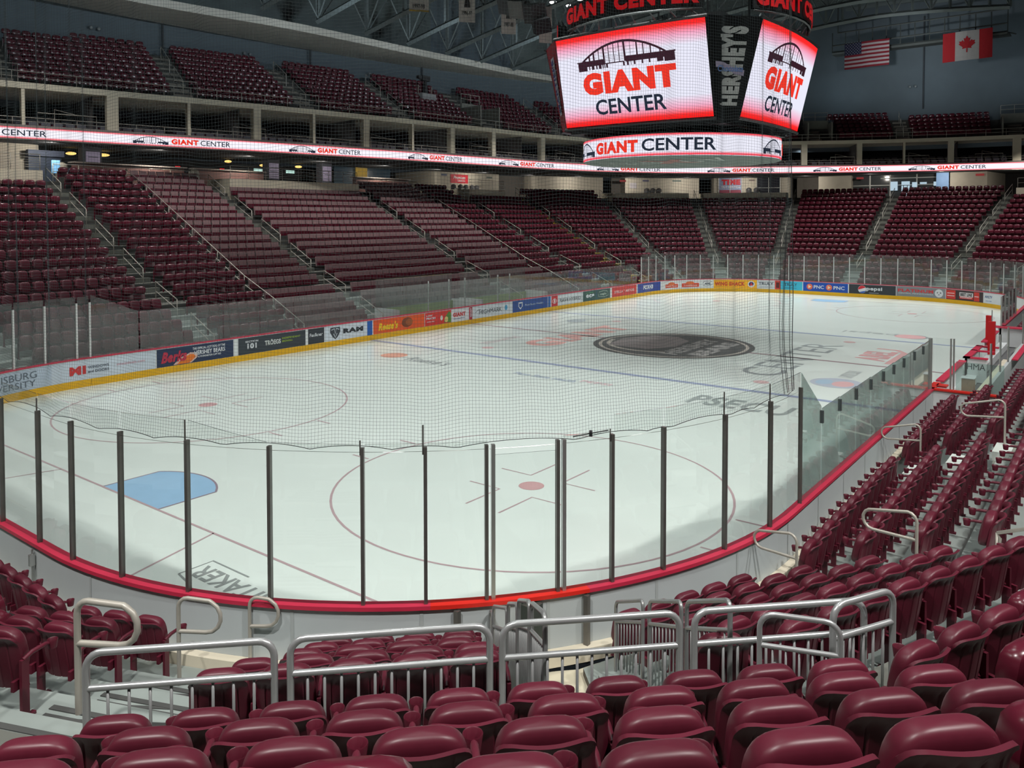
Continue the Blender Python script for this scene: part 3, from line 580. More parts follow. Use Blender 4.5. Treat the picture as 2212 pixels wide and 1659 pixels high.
# ================= SEATS =================
def superq(mb, c, a, b, cc, e1, e2, nu, nv, tilt=0):
    sg = lambda x, e: math.copysign(abs(x)**e, x)
    o = len(mb.v)
    for i in range(nv+1):
        ph = -pi/2+pi*i/nv
        for j in range(nu):
            th = 2*pi*j/nu; x = a*sg(cos(ph), e1)*sg(cos(th), e2); y = b*sg(cos(ph), e1)*sg(sin(th), e2); z = cc*sg(sin(ph), e1)
            mb.v.append((c[0]+x, c[1]+y+z*tilt, c[2]+z))
    for i in range(nv):
        for j in range(nu): mb.f.append((o+i*nu+j, o+i*nu+(j+1) % nu, o+(i+1)*nu+(j+1) % nu, o+(i+1)*nu+j))
def shell(mb, X, Z, ycen, th):
    """curved shell with rounded edge; ycen(x,z)->y, zmap"""
    f = [[ycen(x, z) for z in Z] for x in X]; o = len(mb.v); a, b = len(X), len(Z)
    for k, off in ((0, th/2), (1, -th/2)):
        for i in range(a):
            for j in range(b):
                x, y, z, g = f[i][j]; mb.v.append((x, y+off-(g if k else 0), z))
    N = a*b; id_ = lambda k, i, j: o+k*N+i*b+j
    for i in range(a-1):
        for j in range(b-1):
            mb.f.append((id_(0, i, j), id_(0, i, j+1), id_(0, i+1, j+1), id_(0, i+1, j))); mb.f.append((id_(1, i, j), id_(1, i+1, j), id_(1, i+1, j+1), id_(1, i, j+1)))
    for i in range(a-1):
        for j in (0, b-1): mb.f.append((id_(0, i, j), id_(0, i+1, j), id_(1, i+1, j), id_(1, i, j)))
    for j in range(b-1):
        for i in (0, a-1): mb.f.append((id_(0, i, j), id_(0, i, j+1), id_(1, i, j+1), id_(1, i, j)))
def back_fn(w, z0, z1, groove=True):
    def f(x, z):
        q = abs(x/w); zt = z0+(z1-z0)*z; zt -= .06*q**6*z**2
        y = .085*q**2-.13*(zt-z0)+(-.04*max(0, (z-.8)/.2)**2)+.02*(1-z)**2
        g = -.009 if (groove and z < .9 and any(abs(x-gx) < .007 for gx in (-.15, -.05, .05, .15))) else 0
        return (x*(1-.10*z*q**4), y, zt, g)
    return f
def seat_meshes():
    gx = sorted([-.252, -.243, -.225, -.2, -.1, 0, .1, .2, .225, .243, .252]+[s*a+d for s in (-1, 1) for a in (.05, .15) for d in (-.011, -.004, .004, .011)])
    bk = MB(); shell(bk, gx, [0, .05, .2, .4, .6, .75, .85, .92, .97, 1.0], back_fn(.252, .30, .855), .028)
    for x in (-.2, .2): bk.box(x-.018, x+.018, -.04, .06, .30, .40)
    pn = MB(); superq(pn, (0, .095, .645), .218, .082, .228, .6, .5, 32, 20, tilt=-.2); 
    arm = MB(); arm.tube([(.262, .03, .595), (.262, .14, .622), (.262, .30, .615), (.262, .345, .60)], [.022, .024, .022, .014], 8)
    cup = MB(); cup.lathe([(.030, -.075), (.040, -.07), (.052, .012), (.050, .017), (.045, .012), (.036, -.06), (.001, -.06)], (.262, .385, .605), 16)
    leg = MB(); leg.box(.245, .279, .0, .085, 0, .60); leg.box(.235, .289, -.03, .15, 0, .03); leg.tube([(.262, .05, .40), (.19, .08, .42)], .02, 6)
    return dict(backrest=bk.mesh('backrest', M_seat, 40), seat_pan=pn.mesh('seat_pan', M_seat, True), armrest=arm.mesh('armrest', M_seat, 50), cup_holder=cup.mesh('cup_holder', M_seat, 40), leg=leg.mesh('leg', M_seat))
SM = seat_meshes()
PROTO = bpy.data.objects.new('stadium_seat', None); PROTO.empty_display_size = .2; COL.objects.link(PROTO)
_parts = {}
for k in ('backrest', 'seat_pan', 'armrest', 'cup_holder', 'leg'):
    o = bpy.data.objects.new(k, SM[k]); COL.objects.link(o); o.parent = PROTO if k != 'cup_holder' else _parts['armrest']; _parts[k] = o
def copy_seat(first=[True]):
    if first[0]: first[0] = False; return PROTO
    r = PROTO.copy(); COL.objects.link(r)
    for ch in ('backrest', 'seat_pan', 'armrest', 'leg'):
        c = _parts[ch].copy(); COL.objects.link(c); c.parent = r
        if ch == 'armrest':
            d = _parts['cup_holder'].copy(); COL.objects.link(d); d.parent = c
    return r
def low_seat(pad):
    mb = MB()
    if pad:
        mb.add([(x, y, z) for z, y0, y1 in ((.3, -.02, .05), (.86, -.10, -.02)) for y in (y0, y1) for x in (-.235, .235)], [(0, 2, 3, 1), (4, 5, 7, 6), (0, 1, 5, 4), (2, 6, 7, 3), (0, 4, 6, 2), (1, 3, 7, 5)])
        mb.box(-.22, .22, .05, .19, .34, .60); mb.mi = [0]*6+[1]*6
        return mb
    shell(mb, [-.25, -.13, .13, .25], [0, .6, 1.0], back_fn(.25, .28, .83, False), .022)
    superq(mb, (0, .13, .70), .236, .088, .165, .6, .42, 12, 8, tilt=-.15)
    mb.box(.245, .28, .02, .36, .58, .62); mb.box(.245, .28, 0, .08, 0, .58)
    return mb
# where the seats stand
SEATS = []   # (u, v, z, fu, fv, facet, row, idx, n, pad, sect)
def sect_rows(k, s_u):    # rows in front of the raised platforms stop two rows short
    return 20
def fill(k, ri, spacing, rowinfo):
    b, z = ROWS[ri]; a, c = bv(k, b), bv(k+1, b); L = np.linalg.norm(c-a); e = (c-a)/L; ang = radians(FN[k]); nn = np.array([cos(ang), sin(ang)])
    ex = []
    for code, nm, p, dr, hw in AIS:
        s = line_hit(p, dr, a, c)
        if s is not None:
            cosx = abs(np.dot(np.array(dr), nn)); ex.append((s*L-(hw+.02)/cosx, s*L+(hw+.02)/cosx))
    for p, dr, hw in DIV:
        s = line_hit(p, dr, a, c)
        if s is not None: ex.append((s*L-hw, s*L+hw))
    ex += [(-1, .10), (L-.10, L+1)]
    if FN[k] == 135 and ri < 5:
        t0 = L/2   # tangential zero; a is the 123.75 vertex (t>0 side)
        for lo, hi in ((.30, 1.80),): ex.append((t0-hi, t0-lo))
    if FN[k] == 157.5: ex.append((-.5, L/2-.2))
    if FN[k] == 90:      # vertex order: a at large u -> c at small u
        if ri < 2: ex.append((a[0]-40.8, a[0]-21.3))
        elif ri < 5: ex.append((a[0]-41.2, a[0]-25.5))
    if FN[k] == 270 and ri < 2:
        ex.append((24.4-a[0], 38.7-a[0]))
    ex.sort(); free = []; cur = -1
    for lo, hi in ex:
        if lo > cur+.3 and cur > -1: free.append((cur, lo))
        cur = max(cur, hi)
    for lo, hi in free:
        n = int((hi-lo)/spacing)
        if n < 1: continue
        sp = min((hi-lo)/n, spacing*1.06); off = ((hi-lo)-sp*n)/2
        mid = a+e*(lo+hi)/2
        if ri >= 18 and plat(k, mid): continue
        pad = FN[k] == 270 and 19.0 < mid[0] < 43.5
        for i in range(n):
            q = a+e*(lo+off+sp*(i+.5)); SEATS.append((q[0], q[1], z, -nn[0], -nn[1], k, ri, float(lo+off+sp*(i+.5)), n, pad))
def plat(k, mid):
    f = FN[k]
    if f == 270: return mid[0] < 14.2 or 24.2 < mid[0] < 36.7 or mid[0] > 48.3
    return f in (315, 337.5, 22.5)
for k in range(16):
    for ri in range(20): fill(k, ri, .49 if ri < 5 else .53, None)
def vis(u, v, z, m): x, y, t = pj(u, v, z+.6); return t > .5 and -m < x < 2212+m and -m < y < 1659+m
def near_ok(s):
    dcam = hypot(s[0]-CAMP[0], s[1]-CAMP[1])
    if s[6] >= 11 and s[5] in (15, 0, 1, 2, 3, 4): return False
    return dcam > 1.75
CAND = [s for s in SEATS if vis(s[0], s[1], s[2], 90 if hypot(s[0]-CAMP[0], s[1]-CAMP[1]) > 12 else 260) and near_ok(s)]
def appar(s): return pj(s[0], s[1], s[2]+.6)[2]
inview = [s for s in CAND if vis(s[0], s[1], s[2]+.25, 22)]
inview.sort(key=appar)
BIG = inview[:300]; bigset = set(id(s) for s in BIG)
# labels by place
def seat_key(s):
    k, r, f = s[5], s[6], FN[s[5]]; fix = r >= 5
    a = {135: 'from the striped stairs', 112.5: 'after the bend', 90: 'past the corner aisle', 157.5: 'beyond the striped stairs', 180: 'into the rows behind the goal', 270: 'from the near end, across the ice'}.get(f, 'along the far corner')
    b = ('%s row behind the tube railings' if f in (135, 112.5) else '%s fixed concrete row') % ordn(r-5) if fix else '%s aluminium row from the boards' % ordn(r)
    return a, b
cnt = {}
for s in sorted(BIG, key=lambda s: (s[5], s[6], -s[7] if s[5] in (0, 1, 15) else s[7])):
    key = seat_key(s)+(s[5],); i = cnt.get(key, 0); cnt[key] = i+1
    o = copy_seat(); o.location = B(s[0], s[1], s[2]); o.rotation_euler = (0, 0, atan2(-s[4], s[3])-pi/2)
    tag(o, 'maroon seat, %s %s, %s' % (ordn(i), key[0], key[1]), 'stadium seat', 'maroon folding seats nearest the camera')
def bulk(name, lst, mb, m, label, cat, group=None):
    V = np.array(mb.v); nV = len(V); N = len(lst)
    if not N: return
    a = np.array([atan2(-s[4], s[3])-pi/2 for s in lst]); P = np.array([B(s[0], s[1], s[2]) for s in lst])
    c, sn = np.cos(a)[:, None], np.sin(a)[:, None]
    W = np.stack([V[None, :, 0]*c-V[None, :, 1]*sn, V[None, :, 0]*sn+V[None, :, 1]*c, np.repeat(V[None, :, 2], N, 0)], -1)+P[:, None, :]
    W = W.reshape(-1, 3); lens = np.array([len(f) for f in mb.f]); flat = np.concatenate([np.array(f) for f in mb.f])
    LV = (flat[None, :]+(np.arange(N)*nV)[:, None]).ravel(); LT = np.tile(lens, N); LS = np.concatenate([[0], np.cumsum(LT)[:-1]])
    me = bpy.data.meshes.new(name); me.vertices.add(len(W)); me.vertices.foreach_set('co', W.astype(np.float32).ravel())
    me.loops.add(len(LV)); me.loops.foreach_set('vertex_index', LV.astype(np.int32)); me.polygons.add(len(LT)); me.polygons.foreach_set('loop_start', LS.astype(np.int32)); me.polygons.foreach_set('loop_total', LT.astype(np.int32))
    me.update(calc_edges=True); me.materials.append(m)
    if hasattr(mb, 'mi'): me.materials.append(M_seatfar); me.polygons.foreach_set('material_index', np.tile(np.array(mb.mi, dtype=np.int32), N))
    me.polygons.foreach_set('use_smooth', [True]*len(me.polygons)); me.set_sharp_from_angle(angle=radians(46))
    o = bpy.data.objects.new(name, me); COL.objects.link(o); tag(o, label, cat, group); o['kind'] = 'stuff'; return o
REST = [s for s in CAND if id(s) not in bigset]
# ================= UPPER DECK PLAN =================
_R = np.array([(12.2, -30.9), (19.3, -29.4), (26, -27.8), (36.5, -25.9), (46, -24.6), (52.6, -23.9), (57.4, -22.8), (60.5, -21.6), (64.5, -19.3), (68.4, -16.0), (71.3, -12.6), (73.7, -8.5), (76.2, -3.5), (78.2, 1.5), (79.4, 6), (80.2, 10.5)])
def cat(R, n=40):
    P = np.vstack([2*R[0]-R[1], R, 2*R[-1]-R[-2]]); o = []
    for i in range(1, len(P)-2):
        a, b, c, d = P[i-1], P[i], P[i+1], P[i+2]
        for t in np.linspace(0, 1, n, endpoint=False): o.append(.5*((2*b)+(-a+c)*t+(2*a-5*b+4*c-d)*t*t+(-a+3*b-3*c+d)*t**3))
    o.append(R[-1]); return np.array(o)
_D = cat(_R); _L = np.concatenate([[0], np.cumsum(np.linalg.norm(np.diff(_D, axis=0), axis=1))])
def deck(s, off=0.0):
    if s < 0: t = (_D[1]-_D[0]); t = t/np.linalg.norm(t); p = _D[0]+t*s
    elif s > _L[-1]: t = _D[-1]-_D[-2]; t = t/np.linalg.norm(t); p = _D[-1]+t*(s-_L[-1])
    else:
        p = np.array([np.interp(s, _L, _D[:, 0]), np.interp(s, _L, _D[:, 1])]); e = 1.2
        q0 = np.array([np.interp(max(0, s-e), _L, _D[:, 0]), np.interp(max(0, s-e), _L, _D[:, 1])]); q1 = np.array([np.interp(min(_L[-1], s+e), _L, _D[:, 0]), np.interp(min(_L[-1], s+e), _L, _D[:, 1])]); t = (q1-q0)/np.linalg.norm(q1-q0)
    nn = np.array([t[1], -t[0]])
    return (p[0]+nn[0]*off, p[1]+nn[1]*off)
S0, S1 = -9, 98
def dband(mb, d0, z0, d1, z1, s0=S0, s1=S1, step=.8): return band(mb, deck, s0, s1, d0, z0, d1, z1, step)
SPEC = _L[-1]
# ribbon display and deck edge
RIB = thing('ribbon_display', 'long white lit ribbon display with repeated red and black lettering along the deck edge', 'LED ribbon board', B(30, -27, 11))
m = MB(); dband(m, 0, 10.66, 0, 11.28); m.build('display_face', ramp_emat('ribbon_glow', [(0, (.9, .05, .08)), (.07, (.95, .25, .3)), (.2, (.93, .90, .98)), (.8, (.93, .90, .98)), (.93, (.95, .25, .3)), (1, (.9, .05, .08))], 1.05), RIB, label='glowing white face with red edges')
m = MB(); dband(m, .02, 10.60, .30, 10.60); dband(m, 0, 10.60, 0, 10.66); dband(m, .0, 11.28, .0, 11.42); dband(m, 0, 11.42, .4, 11.42); m.build('display_housing', mat('fascia_paint', (.26, .235, .22), .7), RIB)
E_RED, E_INK = emat('lit_red', (1.0, .045, .025), .9), emat('lit_ink', (.02, .028, .05), .9); E_BRN = emat('lit_brown', (.045, .016, .028), .9)
def arena_icon(mb, f, x0, x1, y0, y1, dens=1):
    """low arched building silhouette on two side wings"""
    X = lambda a: x0+a*(x1-x0); Y = lambda b: y0+b*(y1-y0); g = lambda a, b: f(X(a), Y(b))
    R = lambda a, b, c, d: flat_rect(mb, a, b, c, d, g)
    R(0, .10, .02, .36); R(.90, 1.0, .02, .36); R(-.01, .10, .33, .38); R(.90, 1.01, .33, .38)
    R(.10, .30, .17, .38); R(.52, .90, .17, .38) if dens else R(.7, .9, .17, .38)
    R(.30, .50, .18, .22)
    A = [(.05+.87*i/18, .40+.58*(1-((i-9)/9.)**2)) for i in range(19)]
    n = len(A); o = [g(a, b) for a, b in A]+[g(a, b-.085) for a, b in A]; mb.add(o, [(i, i+1, n+i+1, n+i) for i in range(n-1)])
    top = lambda a: .40+.58*(1-((a-.05-.435)/.435)**2)-.05
    for a, wv in ((.07, .02), (.125, .018), (.175, .018), (.235, .008), (.285, .02), (.345, .008), (.40, .008), (.455, .008), (.505, .02), (.575, .004), (.635, .015), (.70, .01), (.77, .012), (.86, .012)):
        R(a, a+wv, .2, top(a))
    for b in (.30, .36, .42, .48, .60, .74):
        if dens: R(.30, .50, b-.004, b+.004)
    for b in (.48, .60, .72):
        if dens: R(.18, .62, b-.003, b+.003)
    for a, wv in ((.12, .012), (.15, .03), (.20, .015), (.23, .03), (.27, .012), (.29, .01), (.31, .02), (.49, .018), (.53, .02), (.57, .006), (.60, .018), (.68, .015), (.75, .015), (.83, .06)):
        R(a, a+wv, .04, .2)
    return mb
rf = lambda x, y: B(*deck(x, -.025), y)
for i, (a, b) in enumerate(((-4.5, 2.19), (6.72, 12.53), (16.57, 22.14), (26.34, 31.78), (35.95, 42.96), (48.18, 55.18), (60.08, 66.64), (70.31, 76.47), (78.86, 85.28), (89.6, 95.5))):
    L = b-a; m = MB(); arena_icon(m, rf, a, a+L*.35, 10.74, 11.2, 0); put_text(m, 'CENTER', rf, a+L*.68, b, 10.80, 11.12, .008); m.build('lit_lettering', E_INK, RIB)
    m = MB(); put_text(m, 'GIANT', rf, a+L*.38, a+L*.66, 10.80, 11.13, .06); m.build('lit_lettering', E_RED, RIB, label='red letters')
# suite level
m = MB(); dband(m, .3, 10.60, 9, 10.60); dband(m, .3, 11.0, .9, 11.0); struct(m, 'floor', M_dark2)
SU = [(.9+.85*k, 11.0+.22*k) for k in range(4)]
m = MB()
for d, z in SU: dband(m, d, z-.22, d, z); dband(m, d, z, d+.85, z)
dband(m, 4.3, 11.9, 8.5, 11.9); struct(m, 'floor', M_dark2)
m = MB(); dband(m, 7.2, 10.6, 7.2, 13.5); struct(m, 'wall_suites', M_dark)
for q in range(11): p = deck(-4+q*8.7+4.3, 4.2); area('suite_fill', p[0], p[1], 13.3, .3, 9, (.9, .95, 1), spread=170)  # added fill lamps lifting the dim suites, not actual fittings
BEAM = MB(); dband(BEAM, 0, 13.42, 0, 13.76); dband(BEAM, 0, 13.42, .5, 13.42); dband(BEAM, 0, 13.76, .5, 13.76); dband(BEAM, .5, 13.42, 7.2, 13.42); struct(BEAM, 'trim_1', M_cream)
m = MB()
for s, w in ((1.09, .42), (5.65, 1.5), (10.01, .42), (14.37, 1.2), (18.47, .42), (22.69, 1.2), (26.85, .42), (30.83, 1.1), (35.39, 1.1), (41.61, 1.2), (47, .5), (52, 1.2), (57.5, .5), (63, 1.2), (69.47, 1.3), (74.54, 1.1), (78.48, .45), (82.42, 1.2), (87.67, 1.6)):
    w *= .42
    for q in (0,):
        a, b, c, d = deck(s-w/2, .02), deck(s+w/2, .02), deck(s+w/2, .5), deck(s-w/2, .5); m.prism([(p[0], -p[1]) for p in (a, b, c, d)], 11.35 if w < .3 else 11.35, 13.44)
struct(m, 'trim_2', M_cream)
m = MB()
for s in np.arange(-4, 95, 8.7):     # partitions between the suites
    a, b = deck(s, .6), deck(s, 7.2); m.quad(B(*a, 10.7), B(*b, 10.7), B(*b, 13.42), B(*a, 13.42))
struct(m, 'wall_partition', mat('partition', (.16, .155, .15), .8))
def pipe_rail(name, label, cat_, fn, s0, s1, d, z, h, post=1.6, r=.022, group=None, m_=None, mids=(.5,)):
    th = thing(name, label, cat_, B(*fn((s0+s1)/2, d), z), group); mb = MB(); N = max(2, int((s1-s0)/.8))
    mb.tube([B(*fn(s0+(s1-s0)*i/N, d), z+h) for i in range(N+1)], r, 5)
    for q in mids: mb.tube([B(*fn(s0+(s1-s0)*i/N, d), z+h*q) for i in range(N+1)], r*.7, 5)
    mb.build('top_rail', m_ or M_pipe, th, smooth=True); k = max(1, int(round((s1-s0)/post)))
    for i in range(k+1):
        p = fn(s0+(s1-s0)*i/k, d); mb = MB(); mb.tube([B(*p, z), B(*p, z+h)], r*.9, 5); mb.build('rail_post', m_ or M_pipe, th, smooth=True)
    return th
pipe_rail('deck_railing', 'thin pipe railing above the lit ribbon display', 'railing', deck, S0, S1, .12, 11.42, .42)
pipe_rail('deck_railing', 'thin pipe railing along the cream beam below the upper seats', 'railing', deck, S0, S1, .12, 13.76, .62)
# upper deck stepping, seats
UR = [(.55+.74*k, 13.76+.44*k) for k in range(9)]
m = MB(); m2 = MB()
for k, (d, z) in enumerate(UR):
    dband(m, d-.45, z, d+.29, z); dband(m2, d-.45, z-.44 if k else 13.5, d-.45, z)
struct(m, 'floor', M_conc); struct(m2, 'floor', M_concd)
UAIS = [(.18, .75), (9.86, .75), (18.19, .75), (26.34, .75), (35.2, 1.7), (44, .8), (54, .8), (62, .8), (70.6, 1.6), (78.48, .75), (87.6, 1.7), (-8, .7), (96, .7)]
m = MB(); m2 = MB()
for s, w in UAIS:
    for k, (d, z) in enumerate(UR):
        if k == 0: continue
        for q, zz in ((.15, z-.22), ):
            a, b, c, e = deck(s-.55, d-.75), deck(s+.55, d-.75), deck(s+.55, d-.44), deck(s-.55, d-.44); m.prism([(p[0], -p[1]) for p in (a, b, c, e)], z-.44, z-.22)
        a, b, c, e = deck(s-.55, d-.44), deck(s+.55, d-.44), deck(s+.55, d+.29), deck(s-.55, d+.29); m.add([B(*a, z+.01), B(*b, z+.01), B(*c, z+.01), B(*e, z+.01)], [(0, 1, 2, 3)])
struct(m, 'floor', mat('upper_step', (.24, .225, .19), .8, var=.1))
for s in (35.2, 70.9, 87.6):       # stair openings in the upper deck
    th = thing('stair_opening', {35.2: 'grey walled stair opening breaking the upper rows before the hanging scoreboard', 70.9: 'grey walled stair opening in the upper rows behind the hanging scoreboard', 87.6: 'grey walled stair opening in the upper rows beneath the maple leaf flag'}[s], 'stair opening', B(*deck(s, 2), 13.76))
    m = MB()
    for ds in (-1.1, 1.1):
        a, b = deck(s+ds, .3), deck(s+ds, 4.0); a2, b2 = deck(s+ds+.12, .3), deck(s+ds+.12, 4.0); m.prism([(p[0], -p[1]) for p in (a, a2, b2, b)], 13.76, 15.6)
    a, b, c, e = deck(s-1.1, 2.6), deck(s+1.2, 2.6), deck(s+1.2, 2.8), deck(s-1.1, 2.8); m.prism([(p[0], -p[1]) for p in (a, b, c, e)], 13.76, 16.0)
    m.build('opening_wall', mat('stair_wall', (.2, .2, .175), .8), th)
    m = MB(); a, b, c, e = deck(s-.6, 2.52), deck(s+.6, 2.52), deck(s+.6, 2.6), deck(s-.6, 2.6); m.prism([(p[0], -p[1]) for p in (a, b, c, e)], 13.78, 15.0); m.build('doorway', M_dark, th)
    m = MB()
    for ds in (-1.1, 0, 1.15): m.tube([B(*deck(s+ds, 2.7), 16.0), B(*deck(s+ds, 2.7), 16.8)], .025, 5)
    for zz in (16.4, 16.8): m.tube([B(*deck(s-1.1, 2.7), zz), B(*deck(s+1.15, 2.7), zz)], .025, 5)
    m.build('guard_rail', M_pipe, th)
UP = []
for k, (d, z) in enumerate(UR):
    s = -8.0
    while s < 97:
        blocked = any(abs(s-a) < w+.25 for a, w in UAIS) or any(abs(s-a) < 1.6 and d < 4.2 for a in (35.2, 70.9, 87.6))
        if not blocked:
            p = deck(s, d); q = deck(s, d-1); UP.append((p[0], p[1], z, q[0]-p[0], q[1]-p[1], 99, k, 0, 0, False))
        s += .54
UP = [s for s in UP if vis(s[0], s[1], s[2], 90)]
SU_SEATS = []
for k, (d, z) in enumerate(SU[:3]):
    for s in np.arange(-5, 95, .62):
        p = deck(s, d+.5); q = deck(s, d-.5)
        if (s % 8.7) > .9 and vis(p[0], p[1], z, 60): SU_SEATS.append((p[0], p[1], z-.08, q[0]-p[0], q[1]-p[1], 99, k, 0, 0, False))
bulk('stadium_seat', [s for s in REST if not s[9]]+UP, low_seat(False), M_seatfar, 'rows of maroon folding seats filling the far stands and upper deck', 'stadium seats')
bulk('padded_seat', [s for s in REST if s[9]], low_seat(True), M_pad, 'rows of dusty mauve padded seats in the middle far sections', 'padded seats')
bulk('suite_seat', SU_SEATS, low_seat(True), mat('suite_fabric', (.13, .135, .155), .8), 'dim grey seats in the shaded suites above the ribbon display', 'suite seats')
# upper wall, soffit, roof
WP = [(-2, -35.8), (14.2, -36.2), (23.6, -35.6), (32.7, -34.6), (41.9, -33.2), (50.7, -31.2), (57.5, -29.0), (62.5, -26.3), (69, -22), (75, -15.5), (79.5, -6.9), (82.2, 1.4), (83.1, 9.4), (82.5, 18)]
W = cat(np.array(WP), 8)
m = MB()
for a, b in zip(W[:-1], W[1:]): m.quad(B(*a, 13.0), B(*b, 13.0), B(*b, 30), B(*a, 30))
struct(m, 'wall_upper', M_wall, smooth=30)
for i, (u, v) in enumerate(((11.5, -35.95), (24, -35.35), (35.5, -33.95), (46.3, -32.1), (76.4, -13.2), (82.0, 1.6))):
    m = MB(); m.tube([B(u, v, 17), B(u, v, 19.6 if u < 60 else 26)], .07, 6); struct(m, 'trim_%d' % (i+3), mat('wall_joint', (.05, .06, .07), .8))
SO = [(-2, -35.0), (16.2, -35.2), (25.6, -34.9), (32.7, -34.3), (43.2, -33.2), (53.0, -31.6), (57.3, -29.3), (61.0, -27.4)]
SI = [(0, -31.8), (19.1, -31.2), (29.1, -29.6), (35, -29.1), (42.3, -28.7), (48.4, -28.2), (54.0, -27.8), (59.5, -27.0)]
so, si = cat(np.array(SO), 8), cat(np.array(SI), 8)
m = MB(); n = len(so)
for i in range(n-1):
    m.quad(B(*so[i], 19.6), B(*so[i+1], 19.6), B(*si[i+1], 19.6), B(*si[i], 19.6)); m.quad(B(*si[i], 19.6), B(*si[i+1], 19.6), B(*si[i+1], 20.12), B(*si[i], 20.12)); m.quad(B(*si[i], 20.12), B(*si[i+1], 20.12), B(*so[i+1], 20.12), B(*so[i], 20.12))
struct(m, 'ceiling_soffit', M_soff)
m = MB()
for i in range(n-1): m.quad(B(so[i][0], so[i][1]+.6, 20.12), B(so[i+1][0], so[i+1][1]+.6, 20.12), B(so[i+1][0], so[i+1][1]+.6, 27.5), B(so[i][0], so[i][1]+.6, 27.5))
struct(m, 'wall_roof_void', M_roof)
m = MB(); m.box(-30, 95, -40, 50, 27.5, 27.9); struct(m, 'ceiling', M_roof)
for i in range(-6, 12):
    pass
m = MB()
for u in np.arange(-10, 86, 2.2): m.box(u-.06, u+.06, -38, 38, 27.2, 27.5)
struct(m, 'ceiling_joists', M_truss)
def zc(v): return 20.0+3.9*(1-(min(27.5, abs(v))/27.5)**1.6)
UT = [13.0, 17.6, 22.0, 26.5, 31.0, 35.5, 39.9, 44.4, 48.9, 53.5, 58.5, 64.0, 70.0]
for i, u in enumerate(UT):
    th = thing('roof_truss', 'dark steel roof truss across the hall, %s from the near end' % ordn(i), 'roof truss', B(u, 0, 22), 'roof trusses')
    hwid = 27.5 if u < 57 else (24 if u < 62 else (17 if u < 68 else 10)); vv = np.linspace(-hwid, hwid, 15); m = MB()
    m.tube([B(u, v, zc(v)) for v in vv], .21, 4); m.tube([B(u, v, 26.6) for v in vv[::2]], .17, 4); m.build('truss_chord', M_truss, th)
    m = MB()
    for j, v in enumerate(vv):
        m.tube([B(u, v, zc(v)), B(u, v, 26.6)], .12, 4)
        if j < 14: m.tube([B(u, v, 26.6 if j % 2 else zc(v)), B(u, vv[j+1], zc(vv[j+1]) if j % 2 else 26.6)], .07, 4)
    m.build('truss_web', M_truss, th)
for v in (-27.3, -18, 9, 18):
    th = thing('bracing_truss', 'thin bracing frame running lengthwise between the roof trusses, %s' % {-27.3: 'above the pale soffit', -18: 'behind the hanging banners', 9: 'past the scoreboard', 18: 'above the bench side'}[v], 'roof truss', B(35, v, 24)); m = MB()
    for a, b in zip(UT[:-1], UT[1:]):
        if b > (56 if abs(v) > 20 else 62): continue
        m.tube([B(a, v, 26.4), B(b, v, zc(v))], .06, 4); m.tube([B(a, v, zc(v)+.0), B((a+b)/2, v, (26.4+zc(v))/2)], .045, 4); m.tube([B(a, v, zc(v)), B(a, v, 26.4)], .11, 4)
    m.tube([B(UT[0], v, 26.4), B(53.5, v, 26.4)], .1, 4); m.build('truss_web', M_truss, th)
# ================= CONCOURSE =================
def conc(s, dd=0.0):
    D = 20.5; P = [bv(k, D) for k in range(7, 16)]; Q = [bv(k, D+dd) for k in range(7, 16)]; acc = 0
    for i in range(8):
        L = np.linalg.norm(P[i+1]-P[i])
        if s <= acc+L or i == 7: f = (s-acc)/L; r = Q[i]+(Q[i+1]-Q[i])*f; return (r[0], r[1])
        acc += L
ZC = ROWS[-1][1]
CONCS = [0, 55.45, 67.0, 78.55, 90.1, 110.48, 122.03]
m = MB(); band(m, conc, -30, 125, 6, ZC, 6, 10.7, 2.0); struct(m, 'wall_concourse', M_dark)
m = MB()
for a, b in ((-12, 12.37), (46.55, 55.97), (59.9, 68.73), (71.22, 79.62), (81.21, 85.7), (88.13, 89.08), (92.09, 95.36), (104.4, 107.52)):
    band(m, conc, a, b, 0, ZC, 0, 10.7, .8); 
    for q in (a, b): p0, p1 = conc(q, 0), conc(q, 6); m.quad(B(*p0, ZC), B(*p1, ZC), B(*p1, 10.7), B(*p0, 10.7))
struct(m, 'wall_block', M_block)
for i, (a, b) in enumerate(((70.18, 71.22), (55.97, 59.9), (89.69, 92.09))):
    m = MB(); band(m, conc, a, b, 1.5, ZC, 1.5, 10.7, .8); struct(m, 'wall_recess', mat('recess_wall', (.10, .09, .08), .8))
m = MB(); dband(m, .3, 10.6, .3, 10.62)
